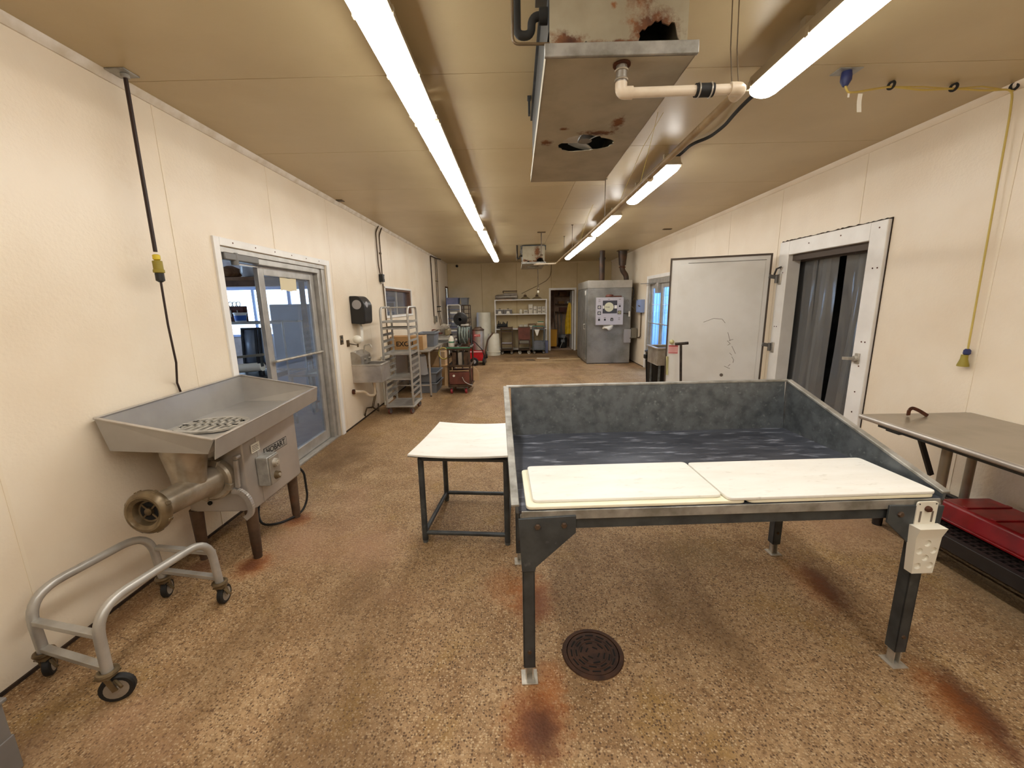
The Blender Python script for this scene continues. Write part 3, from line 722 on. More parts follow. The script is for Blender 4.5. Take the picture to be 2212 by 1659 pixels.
MB().cyl((gc.x,gc.y,gc.z-.004),(gc.x,gc.y,gc.z-.001), .165, n=28).build('throat_shade_disc', 'black_hole', g)  # black disc paints the shade inside the throat; the pan itself is closed
# throat, cylinder and ring
ax0 = V(-1.975, 2.47, .612); ax1 = V(-1.97, 1.935, .645)
MB().lathe([(.088,.66), (.092,.72), (.118,.86), (.122,.91)], (-1.99,2.28,0), 'Z', 24, sx=1.0, sy=.95).build('throat', 'grinder_cast', g)
dd = (ax1-ax0).normalized(); sidev = dd.cross(V(0,0,1)).normalized(); upv = sidev.cross(dd)
rotc = Matrix((sidev, upv, dd)).transposed(); Lc = (ax1-ax0).length
MB().lathe([(.098,.05), (.098,.10), (.085,.13), (.076,.30), (.072,Lc-.05)], ax0, rotc, 28).build('cylinder', 'grinder_cast', g)
MB().lathe([(.0,0), (.128,0), (.135,.012), (.135,.05), (.122,.062), (.10,.064)], ax0, rotc, 28).build('collar', 'grinder_cast', g)
for a in (20, 110, 200, 290):
    r_ = R(a); MB().bar(ax0+dd*.055+(sidev*math.cos(r_)+upv*math.sin(r_))*.10, ax0+dd*.055+(sidev*math.cos(r_)+upv*math.sin(r_))*.14, .045, .03, dd).build('lug', 'grinder_cast', g, .004)
rg = MB().lathe([(.074,Lc-.062), (.106,Lc-.060), (.117,Lc-.050), (.119,Lc-.036), (.117,Lc-.020), (.108,Lc-.008), (.098,Lc-.001), (.088,Lc-.001), (.078,Lc-.010), (.070,Lc-.014), (.060,Lc-.04), (.02,Lc-.05), (.0,Lc-.05)], ax0, rotc, 36).build('end_ring', 'bronze_dark', g)
MB().lathe([(.052,Lc-.05), (.050,Lc-.040), (.03,Lc-.044), (.0,Lc-.044)], ax0, rotc, 24).build('plate', 'black_hole', rg)
MB().lathe([(.022,Lc-.046), (.020,Lc-.028), (.012,Lc-.024), (.0,Lc-.024)], ax0, rotc, 16).build('hub', 'bronze_dark', rg)
for a in range(4):
    r_ = R(45+90*a); MB().bar(ax0+dd*(Lc-.04)+(sidev*math.cos(r_)+upv*math.sin(r_))*.02, ax0+dd*(Lc-.04)+(sidev*math.cos(r_)+upv*math.sin(r_))*.052, .009, .006, dd).build('spoke', 'bronze_dark', rg)
for a in range(8):
    r_ = R(22+45*a); MB().bar(ax0+dd*(Lc-.052)+(sidev*math.cos(r_)+upv*math.sin(r_))*.116, ax0+dd*(Lc-.022)+(sidev*math.cos(r_)+upv*math.sin(r_))*.116, .02, .012, (sidev*math.cos(r_)+upv*math.sin(r_))).build('ring_lug', 'bronze_dark', rg, .003)
# wrench hanging on the front corner
hp = [V(-1.812,2.44,.74), V(-1.815,2.44,.64), V(-1.822,2.44,.555)]
wr_ = MB().bar(hp[0], hp[2], .026, .018, (0,1,0)).cyl((-1.812,2.435,.755), (-1.812,2.475,.755), .016, n=12).build('wrench', 'stainless', g, .003)
arc = fillet([(-1.862,2.44,.532), (-1.815,2.44,.528), (-1.772,2.44,.49), (-1.752,2.44,.42), (-1.765,2.44,.365), (-1.80,2.44,.338)], .05, 4)
am = MB()
for i in range(len(arc)-1): am.bar(arc[i], arc[i+1], .034, .026, (0,1,0))
am.build('wrench_hook', 'stainless', wr_, .0)
MB().cyl((-2.05,2.474,.43), (-2.05,2.466,.43), .014, n=12).build('plug', 'black_hole', g)
# switch box, name plate, label, cord
sb = MB().box(bx1+.004, 2.565, .50, bx1+.085, 2.69, .705).build('switch_box', 'galv_light', g, .006)
MB().box(bx1+.085, 2.573, .508, bx1+.095, 2.682, .697).build('cover', 'stainless_dull', sb, .003)
for z in (.65, .56):
    k = MB().cyl((bx1+.095, 2.628, z), (bx1+.118, 2.628, z), .030, .024, 14).build('switch_button', 'bronze_dark' if z < .6 else 'zinc', sb)
    MB().cyl((bx1+.118, 2.628, z), (bx1+.124, 2.628, z), .012, n=10).build('button_cap', 'zinc', k)
pl_ = MB().box(bx1+.004, 2.665, .668, bx1+.0065, 2.945, .732).build('name_plate', 'ink', g)
MB().box(bx1+.0065, 2.669, .672, bx1+.0072, 2.941, .728).build('plate_face', 'galv_light', pl_)
text('HOBART', .058, frame_mtx((bx1+.0074, 2.805, .700), (0,1,0), (1,0,0)), 'ink', pl_, bold=.0012)
lb = MB().box(bx1+.004, 2.545-.005, .745, bx1+.0055, 2.63, .805).build('data_label', 'cardboard_white', g)
for k in range(4): MB().box(bx1+.0055, 2.55, .754+.011*k, bx1+.006, 2.62-.008*(k%2), .758+.011*k).build('label_print', 'ink_soft', lb)
MB().tube(fillet([(-1.80,3.10,.42), (-1.77,3.13,.36), (-1.77,3.14,.12), (-1.80,3.08,.02), (-1.90,2.93,.013), (-2.02,2.90,.013), (-2.10,2.98,.05), (-2.12,3.04,.12), (-2.12,3.06,.37)], .06, 5), .009, 8).build('cord', 'black_rubber', g)

# ------------------------------------------------------------------ wheeled tube frame
t = T('wheeled_frame', (-2.0, 1.8, 0), 'low grey tubular steel frame on four casters in front of the grinder', 'cart')
railL = fillet([(-2.235,1.60,.115), (-2.245,1.595,.43), (-2.145,2.115,.44), (-2.118,2.12,.12)], .14, 8)
railR = fillet([(-1.805,1.475,.145), (-1.80,1.475,.46), (-1.755,2.06,.43), (-1.738,2.065,.125)], .14, 8)
MB().tube(railL, .021, 14).build('side_tube', 'alu', t); MB().tube(railR, .021, 14).build('side_tube', 'alu', t)
for a, b in (((-2.238,1.598,.30),(-1.803,1.475,.34)), ((-2.235,1.60,.155),(-1.804,1.475,.175)), ((-2.122,2.12,.335),(-1.742,2.065,.335)), ((-2.118,2.12,.185),(-1.739,2.065,.175))):
    MB().bar(a, b, .032, .022).build('cross_bar', 'alu', t, .002)
for (x, y, tz, an) in ((-2.235,1.60,.12,2.2), (-1.805,1.475,.14,.45), (-2.118,2.12,.125,1.9), (-1.738,2.065,.13,1.7)):
    caster(t, x+.02*math.cos(an), y+.02*math.sin(an), .064 if an < 1 else .054, an, tz+(.012 if an < 1 else 0), hub='stainless_dull')
    MB().torus((x,y,tz+.012), (0,0,1), .030, .011, 22, 8).build('bumper_ring', 'bronze_dark', t)
    MB().tube([(x+.02,y,tz-.03),(x+.07,y-.02,tz-.045)], .007, 6).build('brake_lever', 'bronze_dark', t)

# ------------------------------------------------------------------ galvanised cutting table
tb = T('cutting_table', (0.0, 1.545, 0), 'galvanised cutting table with high back and sloped sides', 'table', rz=R(2.3))
Wt, Dt, zf = 1.80, 1.0, .855
def TBm(mb, name, mat, parent=tb, **k): return mb.build(name, mat, parent, w=0, **k)
hb = .31
TBm(MB().box(.0, .0, zf-.012, Wt, Dt, zf), 'table_floor', 'galv_floor')
TBm(MB().add([(0,Dt-.012,zf),(Wt,Dt-.012,zf),(Wt,Dt+.02,zf+hb),(0,Dt+.02,zf+hb),(0,Dt,zf),(Wt,Dt,zf),(Wt,Dt+.032,zf+hb),(0,Dt+.032,zf+hb)], [(0,1,2,3),(7,6,5,4),(0,4,5,1),(1,5,6,2),(2,6,7,3),(3,7,4,0)]), 'back_wall', 'galv')
for s_, x0, x1 in ((-1, -.012, 0), (1, Wt, Wt+.012)):
    o = s_*.02
    TBm(MB().add([(x0,0,zf-.01),(x1,0,zf-.01),(x1,Dt,zf-.01),(x0,Dt,zf-.01),(x0+o*.2,0,zf+.02),(x1+o*.2,0,zf+.02),(x1+o,Dt+.03,zf+hb),(x0+o,Dt+.03,zf+hb)], [(0,3,2,1),(4,5,6,7),(0,1,5,4),(1,2,6,5),(2,3,7,6),(3,0,4,7)]), 'side_wall', 'galv')
    TBm(MB().bar(((x0+x1)/2+o*.2+s_*.006,0,zf+.022), ((x0+x1)/2+o+s_*.006,Dt+.03,zf+hb+.002), .034, .014), 'rim', 'galv_light', bevel=.003)
TBm(MB().bar((-.03,Dt+.034,zf+hb+.002), (Wt+.03,Dt+.034,zf+hb+.002), .034, .014), 'rim', 'galv_light', bevel=.003)
TBm(MB().box(.01, -.006, zf-.042, Wt-.01, .03, zf-.001), 'front_lip', 'galv_light', bevel=.002)
TBm(MB().box(.05, .01, zf-.093, Wt-.05, .055, zf-.043), 'beam', 'galv_dark', bevel=.002)
TBm(MB().box(.05, Dt-.10, zf-.093, Wt-.05, Dt-.055, zf-.013), 'beam', 'galv_dark', bevel=.002)
for x in (.0, Wt-.045): TBm(MB().box(x, .055, zf-.085, x+.045, Dt-.1, zf-.013), 'beam', 'galv_dark', bevel=.002)
for s_ in (0, 1):
    X = (lambda a: a) if s_ == 0 else (lambda a: Wt-a)
    poly = [(X(-.004), zf-.03), (X(.235), zf-.022), (X(.235), zf-.10), (X(.068), zf-.255), (X(.064), zf-.275), (X(.008), zf-.275)]
    if s_: poly = poly[::-1]
    gp = TBm(MB().prism(poly, -.014, -.004, 'Y'), 'gusset_plate', 'galv_dark', bevel=.002)
    for a, z in (((.075, zf-.065), (.185, zf-.062)) if s_ == 0 else ((.185, zf-.062),)):
        bo = MB().lathe([(.0,-.024),(.010,-.024),(.013,-.02),(.013,-.0145)], (X(a), 0, z), 'Y', 6); TBm(bo, 'bolt', 'rusty_leg', gp)
    TBm(MB().cyl((X(.02), -.004, zf-.027), (X(.02), .012, zf-.027), .016, n=12), 'rivet', 'galv_light', gp)
    for v, nm in ((.02, 0), (Dt-.12, 1)):
        lx = X(.038)
        lg = TBm(MB().box(lx-.026, v-.012, .075, lx+.026, v-.006, zf-.09).box(lx-.026, v-.012, .075, lx-.020, v+.04, zf-.09).box(lx+.020, v-.012, .075, lx+.026, v+.04, zf-.09), 'leg', 'galv_dark', bevel=.0015)
        TBm(MB().box(lx-.018, v-.004, .006, lx-.012, v+.03, .20).box(lx+.012, v-.004, .006, lx+.018, v+.03, .20).box(lx-.018, v+.024, .006, lx+.018, v+.03, .20), 'leg_insert', 'zinc', lg)
        TBm(MB().box(lx-.037, v-.028, 0, lx+.037, v+.048, .006), 'foot_plate', 'zinc', lg, bevel=.001)
        TBm(MB().lathe([(0,-.018),(.008,-.018),(.010,-.012)], (lx, v, .16), 'Y', 6), 'bolt', 'rusty_leg', lg)
# boards lying on the table
def tm(u, v, z):
    a = R(2.3); return Vector((u*math.cos(a)-v*math.sin(a), 1.545+u*math.sin(a)+v*math.cos(a), z))
def board(name, u0, v0, u1, v1, z0, z1, label, mat='hdpe', warp=0., rot=0., rad=.025):
    b = T(name, tm((u0+u1)/2, (v0+v1)/2, z0), label, 'cutting board', 'white cutting boards on the galvanised table', rz=R(2.3+rot))
    hu, hv = (u1-u0)/2, (v1-v0)/2
    ol = fillet([(-hu,-hv,0),(hu,-hv,0),(hu,hv,0),(-hu,hv,0)], rad, 4, True)
    n = len(ol)
    MB().prism([(p.x, p.y) for p in ol], 0, z1-z0, 'Z').build('slab', mat, b, .003, w=0)
    return b
board('cutting_board', .03, .0, .955, .385, .857, .871, 'lower left white cutting board under another board on the galvanised table', 'hdpe_yellow')
board('cutting_board', .875, -.002, 1.775, .383, .8720, .886, 'right-hand white cutting board on the galvanised table, beside the sloped side wall', 'hdpe', rot=.2)
board('cutting_board', .06, .03, .868, .395, .8716, .885, 'upper left white cutting board with speckled stains on the galvanised table')
board('cutting_board', .965, .0, 1.77, .375, .857, .871, 'lower right white cutting board with yellowed edge, beneath another', 'hdpe_yellow')
# knife scabbard
ks = T('knife_scabbard', tm(1.725, -.02, .53), 'white plastic knife scabbard hanging on the right front leg of the galvanised table', 'knife holder', rz=R(2.3))
def kb(mb, n, m, p=ks, **k): return mb.build(n, m, p, w=0, **k)
bp = kb(MB().prism([(p.x, p.y) for p in fillet([(-.045,.20,0),(.045,.20,0),(.045,.318,0),(-.045,.318,0)], .012, 4, True)], .002, .008, 'Y'), 'hanger_plate', 'white_plastic')
for x in (-.026, .026): kb(MB().box(x-.004, .0008, .225, x+.004, .002, .275), 'slot', 'ink_soft', bp)
for x in (-.036, .036): kb(MB().cyl((x,.002,.308),(x,.0008,.308), .003, n=8), 'pin_hole', 'ink', bp)
kb(MB().lathe([(0,-.012),(.009,-.012),(.013,-.006),(.013,.002)], (0,0,.287), 'Y', 10), 'screw', 'rust', bp)
pk = kb(MB().add([(-.046,-.026,-.0),(.046,-.026,-.0),(.046,.008,-.0),(-.046,.008,-.0),(-.056,-.026,.168),(.056,-.026,.168),(.062,.008,.215),(-.062,.008,.215),(-.060,-.040,.215),(.060,-.040,.215)],
   [(0,3,2,1),(0,1,5,4),(1,2,6,9,5),(3,0,4,8,7),(2,3,7,6),(4,5,9,8),(8,9,6,7)]), 'pocket', 'white_plastic')
def carve(o, cut):
    """cut round dimples into a mesh and throw the cutter away"""
    me = bpy.data.meshes.new('c'); me.from_pydata(cut.v, [], cut.f); c = bpy.data.objects.new('c', me); COL.objects.link(c); c.parent = o.parent
    bm = bmesh.new(); bm.from_mesh(me); bmesh.ops.recalc_face_normals(bm, faces=bm.faces); bm.to_mesh(me); bm.free()
    q = o.modifiers.new('d', 'BOOLEAN'); q.operation = 'DIFFERENCE'; q.object = c; q.solver = 'EXACT'
    bpy.context.view_layer.update(); dg = bpy.context.evaluated_depsgraph_get()
    n = bpy.data.meshes.new_from_object(o.evaluated_get(dg)); o.modifiers.clear(); o.data = n
    bpy.data.objects.remove(c, do_unlink=True)
    n.set_sharp_from_angle(angle=R(30))
cut = MB()
for (x, z) in ((.0,.142),(-.030,.106),(.030,.108),(.0,.074),(-.026,.036),(.027,.038)): cut.lathe([(0,-.036),(.015,-.036),(.015,-.0205),(.013,-.0185),(0,-.0185)], (x,0,z), 'Y', 20)
carve(pk, cut)

# ------------------------------------------------------------------ small steel stand with warped board
st = T('steel_stand', (-.35, 2.97, 0), 'low grey tubular steel stand left of the galvanised table', 'stand')
fc = {'fl': (-.685, 2.68), 'fr': (-.085, 2.635), 'bl': (-.635, 3.31), 'br': (-.075, 3.27)}
for k, (x, y) in fc.items():
    lg = MB().cyl((x,y,.02),(x,y,.645), .021, n=14).build('leg', 'galv_dark', st); MB().cyl((x,y,0),(x,y,.03), .019, n=12).build('foot', 'galv', lg)
for a, b in (('fl','fr'),('bl','br'),('fl','bl'),('fr','br')):
    MB().cyl((*fc[a],.075),(*fc[b],.075), .016, n=12).build('stretcher', 'galv_dark', st)
    MB().bar((*fc[a],.640),(*fc[b],.640), .03, .02).build('top_rail', 'galv_dark', st)
cs = [(-.755,2.615),(-.068,2.57),(-.062,3.285),(-.668,3.345)]
def wp(u, v, dz=0):
    a = Vector(cs[0]).lerp(Vector(cs[1]), u); b = Vector(cs[3]).lerp(Vector(cs[2]), u); p = a.lerp(b, v)
    return (p.x, p.y, .676+dz+.055*((u-.5)**2)+.035*(v-.5)**2+.012*v)
MB().grid(lambda u, v: wp(u, v), 14, 10, .012).build('cutting_board', 'hdpe', smooth=60, label='warped white cutting board lying on the low tubular stand', cat='cutting board')
MB().grid(lambda u, v: wp(u*1.0, v, -.0135), 14, 10, .004).build('backing_sheet', 'black_rubber', label='thin dark sheet under the warped white board on the stand', cat='sheet')

# ------------------------------------------------------------------ floor drain
fd = T('floor_drain', (.352, 1.706, 0), 'round rusty cast iron floor drain cover', 'drain')
MB().lathe([(.128,.0005),(.128,.006),(.146,.006),(.150,.0005)], (.352,1.706,0), 'Z', 40).build('rim', 'cast_rust', fd)
cv = MB().lathe([(.0,.0015),(.124,.0015),(.124,.004),(.0,.004)], (.352,1.706,0), 'Z', 40).build('cover', 'cast_rust', fd)
for ri, (rr, n_, ln_) in enumerate(((.104,12,.040),(.080,9,.036),(.056,6,.034),(.030,4,.026))):
    for k in range(n_):
        a = 2*math.pi*k/n_+ri*.35; c = V(.352+rr*math.cos(a), 1.706+rr*math.sin(a), .0044); tg = V(-math.sin(a), math.cos(a), 0)
        MB().bar(c-tg*ln_/2, c+tg*ln_/2, .007, .0012).build('slot', 'black_hole', cv)
MB().torus((.352,1.706,.004), (0,0,1), .092, .002, 36, 6).build('ridge', 'cast_rust', cv); MB().torus((.352,1.706,.004), (0,0,1), .068, .002, 30, 6).build('ridge', 'cast_rust', cv)

# ------------------------------------------------------------------ right-hand work table, hook, rack, red tote
wt = T('work_table', (2.9, 1.7, 0), 'stainless work table along the right wall beside the freezer door', 'table')
top = MB().box(2.50, .3, .848, 3.285, 2.88, .862).build('table_top', 'steel_table', wt, .003)
MB().cyl((2.50,.3,.845),(2.50,2.88,.845), .018, n=14).build('rolled_edge', 'stainless', top)
MB().cyl((2.50,2.875,.845),(3.28,2.905,.845), .012, n=10).build('rolled_edge', 'stainless', top)
MB().box(2.56, .4, .79, 2.62, 2.80, .846).box(3.16, .4, .79, 3.22, 2.80, .846).box(2.62, 2.70, .76, 3.16, 2.80, .846).build('under_frame', 'galv_dark', wt)
for (x, y) in ((2.70,2.45),(3.18,2.72),(2.66,.55),(3.18,.55)):
    lg = MB().cyl((x,y,.02),(x,y,.80), .026, n=14).build('leg', 'steel_table', wt); MB().lathe([(.018,0),(.022,.02),(.018,.03)], (x,y,0), 'Z', 12).build('foot', 'galv_dark', lg)
MB().bar((2.83,2.80,.80),(3.0,2.80,.42), .03, .02, (0,1,0)).build('brace', 'black_plastic', wt)
hk = fillet([(2.765,2.805,.870),(2.760,2.80,.91),(2.78,2.80,.925),(2.83,2.80,.905),(2.885,2.79,.868)], .03, 5)
m = MB()
for i in range(len(hk)-1): m.bar(hk[i], hk[i+1], .022, .008, (0,1,0))
m.build('bent_strap', 'rust', label='bent rusty metal strap lying on the right work table', cat='strap')
rk = T('dunnage_rack', (2.95, 1.8, 0), 'low black plastic grid rack on the floor under the right work table', 'rack')
MB().box(2.66, .75, .14, 2.70, 2.95, .225).box(3.23, .75, .14, 3.27, 2.95, .225).box(2.70, 2.91, .14, 3.23, 2.95, .225).box(2.70, .75, .14, 3.23, .79, .225).build('edge_frame', 'dunnage', rk, .004)
n1 = 54
for k in range(n1):
    y = .80+2.10*(k+.5)/n1; B(2.70, y-.006, .196, 3.23, y+.006, .214).build('grid_bar', 'dunnage', rk)
for k in range(13):
    x = 2.70+.53*(k+.5)/13; B(x-.006, .79, .192, x+.006, 2.91, .212).build('grid_bar', 'dunnage', rk)
for (x, y) in ((2.72,.85),(3.21,.85),(2.72,2.85),(3.21,2.85),(2.72,1.85),(3.21,1.85)): MB().cyl((x,y,0),(x,y,.15), .03, .036, 12).build('leg', 'dunnage', rk)
rt_ = T('red_tote', (3.05, 2.4, .226), 'upside-down red plastic tote lying on the black grid rack', 'tote')
MB().add([(2.84,1.72,.226),(3.225,1.72,.226),(3.225,2.62,.226),(2.84,2.62,.226),(2.87,1.75,.345),(3.20,1.75,.345),(3.20,2.59,.345),(2.87,2.59,.345)], [(0,3,2,1),(4,5,6,7),(0,1,5,4),(1,2,6,5),(2,3,7,6),(3,0,4,7)]).build('shell', 'red_tote', rt_, .018, seg=3)
MB().box(2.825,1.705,.226,3.235,2.635,.245).build('rim', 'red_tote', rt_, .006)
for k in range(5): MB().box(2.89, 1.80+.16*k, .344, 3.18, 1.83+.16*k, .352).build('rib', 'red_tote', rt_, .003)
MB().box(2.826, 1.86, .262, 2.850, 1.98, .296).build('hand_hole', 'black_hole', rt_, .006)

# grey cabinet at the left edge of the view
gc_ = T('grey_cabinet', (-1.75, 1.0, 0), 'grey painted metal cabinet corner at the near left edge', 'cabinet')
MB().box(-2.30, .75, 0, -1.90, 1.21, .30).build('body', 'grey_cabinet', gc_, .004)
MB().box(-2.30, .745, .006, -1.896, 1.214, .155).build('drawer_front', 'grey_cabinet', gc_, .003)
MB().box(-2.31, .74, .30, -1.89, 1.22, .315).build('top', 'grey_cabinet', gc_, .004)

# ------------------------------------------------------------------ fluorescent fixtures
def fixture(xc, y0, y1, label, group):
    t = T('light_fixture', (xc, (y0+y1)/2, 2.84), label, 'light', group)
    w = .078; L_ = y1-y0
    MB().prism([(xc-w,2.905),(xc-w+.012,2.965),(xc+w-.012,2.965),(xc+w,2.905)], y0, y1, 'Y').build('housing', 'lamp_housing', t, .004)
    MB().box(xc-w-.006, y0-.006, 2.895, xc+w+.006, y1+.006, 2.907).build('gasket_rim', 'lamp_housing', t, .002)
    # curved diffuser with rounded ends
    m = MB(); n = 10; ys = [y0+.005, y0+.02, y0+.05, y1-.05, y1-.02, y1-.005]; ks = [.72,.92,1,1,.92,.72]
    vs = []
    for y, k in zip(ys, ks):
        for i in range(n+1):
            a = math.pi*i/n; vs.append((xc-math.cos(a)*w*.95*(.6+.4*k), y, 2.897-.058*k*min(1., math.sin(a)**.6 if 0 < i < n else 0)))
    fs = [(j*(n+1)+i, j*(n+1)+i+1, (j+1)*(n+1)+i+1, (j+1)*(n+1)+i) for j in range(5) for i in range(n)]
    fs += [tuple(range(n+1)), tuple(range(5*(n+1), 6*(n+1)))[::-1]]
    fs += [((j+1)*(n+1), (j+1)*(n+1)+n, j*(n+1)+n, j*(n+1)) for j in range(5)]
    m.add(vs, fs); m.build('diffuser', 'lamp_diffuser', t, smooth=50)
    nc = max(2, int(L_/.42))
    for k in range(nc+1):
        y = y0+.04+(L_-.08)*k/nc
        for s in (-1, 1): MB().box(xc+s*(w+.004)-.006, y-.012, 2.885, xc+s*(w+.004)+.006, y+.012, 2.925).build('clip', 'lamp_housing', t)
    for y in (y0+L_*.15, y1-L_*.15): MB().box(xc-.02, y-.02, 2.965, xc+.02, y+.02, ZC+.002).build('mount', 'lamp_housing', t)
    return t
left = [(-.580,-2.0,.46,'light fixture of the left ceiling row closest to the front wall'), (-.580,.52,2.955,'nearest light fixture of the left ceiling row'), (-.578,3.005,5.42,'second light fixture of the left ceiling row, long and beside the cooling unit'), (-.58,5.50,6.95,'third light fixture of the left ceiling row'), (-.56,7.24,10.02,'fourth light fixture of the left ceiling row'), (-.545,10.16,12.1,'farthest light fixture of the left ceiling row')]
right = [(1.452,-2.25,.19,'light fixture of the right ceiling row closest to the front wall'), (1.452,.25,2.69,'nearest light fixture of the right ceiling row, beside the dangling tag'), (1.435,4.0,5.32,'second light fixture of the right ceiling row, with a dark cable entering it'), (1.455,6.18,7.78,'third light fixture of the right ceiling row'), (1.47,8.17,9.85,'fourth light fixture of the right ceiling row'), (1.46,9.98,11.85,'farthest light fixture of the right ceiling row, above the smokehouse')]
for a in left: fixture(*a, 'left ceiling light row')
for a in right: fixture(*a, 'right ceiling light row')

# ------------------------------------------------------------------ unit coolers
C0 = (.41, 2.55, 2.6)
rust_metal('cooler_sheet', (176,168,148), (154,146,126), (130,82,46), [(.05,-.10,0,.16,.05,.06),(.13,-.22,0,.05,.12,.06),(-.22,.02,0,.05,.07,.06),(-.14,-.16,0,.04,.03,.05),(.0,.10,0,.19,.03,.05)], .42, .35)
rust_metal('cooler_face', (168,160,138), (150,140,118), (132,86,48), [(.13,-.75,.13,.15,.2,.08),(.09,-.75,.30,.10,.2,.20),(-.20,-.75,.09,.10,.2,.05),(.0,-.75,.07,.3,.2,.025),(-.02,-.75,.2,.02,.2,.02)], .45, .3)
def cooler(label):
    t = T('unit_cooler', C0, label, 'cooling unit', 'ceiling cooling units')
    x0, x1, y0, y1, z0 = .127, .69, 1.745, 3.35, 2.60
    # drip pan with a rusted-out hole
    hole = []
    for k in range(40):
        a = 2*math.pi*k/40; rr = .150*(1+.10*math.sin(3*a+1)+.06*random.uniform(-1,1)); hole.append((.415+rr*math.cos(a)*1.03, 2.60+rr*math.sin(a)*.82))
    pan_ = MB().plate_hole((x0, y0, x1, y1), hole, z0, z0+.004).build('drip_pan', 'cooler_sheet', t, smooth=0)
    MB().box(x0, y0, z0, x0+.004, y1, z0+.05).box(x1-.004, y0, z0, x1, y1, z0+.05).box(x0, y1-.004, z0, x1, y1, z0+.05).build('pan_side', 'cooler_sheet', pan_)
    MB().box(x0-.006, y0-.012, z0, x1+.006, y0+.006, z0+.045).build('pan_lip', 'galv_light', pan_, .003)
    # near end panel with a rusted-out lower edge
    zb = z0+.045
    edge = [(.145,zb),(.25,zb+.004),(.262,zb+.022),(.286,zb+.040),(.30,zb+.026),(.325,zb+.008),(.40,zb+.006),(.446,zb+.012),(.46,zb+.02),(.475,zb+.018),(.487,zb+.034),(.493,zb+.05),(.489,zb+.062),(.500,zb+.074),(.512,zb+.072),(.522,zb+.085),(.535,zb+.088),(.549,zb+.102),(.560,zb+.098),(.572,zb+.104),(.577,zb+.094),(.590,zb+.090),(.602,zb+.086),(.612,zb+.096),(.624,zb+.094),(.630,zb+.075),(.636,zb+.05),(.645,zb+.034),(.66,zb+.012),(.675,zb+.004)]
    MB().prism(edge+[(.675,3.02),(.145,3.02)], 1.80, 1.806, 'Y').build('end_panel', 'cooler_face', t, smooth=0)
    MB().box(x1-.02, 1.806, z0+.05, x1-.015, y1-.03, 3.02).build('side_panel', 'cooler_sheet', t)
    MB().box(x0+.014, 1.806, z0+.12, x0+.018, y1-.03, 3.02).build('side_panel', 'galv_dark', t)
    MB().box(x0+.014, y1-.034, z0+.05, x1-.015, y1-.03, 3.02).build('end_panel', 'cooler_sheet', t)
    MB().box(x0-.0, 1.78, 3.015, x1, y1-.02, 3.03).build('top_panel', 'galv_dark', t)
    MB().box(.20, 1.95, z0+.16, .62, y1-.10, 3.0).build('coil', 'black_hole', t)
    # fan visible through the hole
    fn = MB().cyl((.415,2.60,z0+.012),(.415,2.60,z0+.10), .04, n=16).build('fan', 'alu_dark', t)
    for k in range(3):
        a0 = 2*math.pi*k/3-.5
        def P(u, v, a0=a0):
            r = .045+.11*u; a = a0+(v-.5)*1.25*(1-.15*u); return (.415+r*math.cos(a), 2.60+r*math.sin(a), z0+.028+.04*(v-.5))
        MB().grid(P, 4, 6, .003).build('fan_blade', 'alu', fn, smooth=60)
    MB().tube([(.415,2.60,z0+.05),(.34,2.47,z0+.012),(.30,2.455,z0+.012)], .007, 6).build('motor_bracket', 'alu', fn)
    for y in (2.0, 3.05):
        for x in (x0-.025, x1+.012): MB().box(x, y-.02, 2.94, x+.015, y+.02, ZC+.001).box(x-.005, y-.03, ZC-.008, x+.02, y+.03, ZC+.001).build('hanger', 'galv_dark', t)
    # suction line with its trap and the thin liquid line
    MB().tube(fillet([(.02,1.85,ZC),(.02,1.85,2.735),(.078,1.85,2.735),(.078,1.85,2.80),(.145,1.85,2.80)], .035, 6), .016, 12).build('suction_line', 'insulation', t)
    MB().cyl((.108,1.85,2.80),(.14,1.85,2.80), .028, n=14).build('grommet', 'insulation', t)
    MB().tube(fillet([(.003,1.80,ZC),(.003,1.80,2.68),(.145,1.80,2.678)], .025, 5), .0055, 8).build('liquid_line', 'conduit_brown', t)
    MB().box(.095, 1.83, 2.86, .142, 1.90, 2.94).build('valve_box', 'alu_dark', t)
    return t
ck = cooler('nearer galvanised ceiling cooling unit with rusted holes in its pan')
clone(ck, (C0[0]+.03, C0[1]+8.35, C0[2]), 'farther ceiling cooling unit near the back wall')
# second unit's rust differs little; the drain runs between them
dp = T('drain_pipe', (.9, 6.0, 2.5), 'old white plastic drain pipe running under the ceiling between the cooling units', 'pipe')
st_ = MB().cyl((.425,1.795,2.52),(.425,1.795,2.60), .021, n=14).build('drop_stub', 'stainless_dull', dp)
for z in (2.545, 2.578): MB().torus((.425,1.795,z), (0,0,1), .0225, .004, 18, 6).build('clamp', 'zinc', st_)
MB().cyl((.425,1.795,2.594),(.425,1.795,2.601), .034, n=16).build('flange', 'rust', st_)
MB().tube(fillet([(.425,1.795,2.535),(.425,1.795,2.50),(.47,1.795,2.50)], .03, 5), .023, 14).build('elbow', 'pvc', dp)
MB().cyl((.465,1.795,2.50),(.735,1.795,2.503), .0185, n=14).build('pipe', 'pvc', dp)
cp = MB().cyl((.715,1.795,2.503),(.785,1.795,2.503), .024, n=16).build('rubber_coupling', 'black_rubber', dp)
for x in (.727, .773): MB().torus((x,1.795,2.503), (1,0,0), .0252, .003, 18, 6).build('clamp', 'zinc', cp)
MB().cyl((.78,1.795,2.503),(.89,1.795,2.505), .0185, n=14).build('pipe', 'pvc', dp)
MB().tube(fillet([(.85,1.795,2.505),(.895,1.795,2.505),(.895,1.85,2.504)], .03, 5), .024, 14).build('elbow', 'pvc', dp)
run = [(.895,1.83,2.505),(.915,3.1,2.515),(.93,4.4,2.525),(.945,5.6,2.54),(.95,6.9,2.555),(.95,8.2,2.57),(.96,9.3,2.585),(.97,9.95,2.592)]
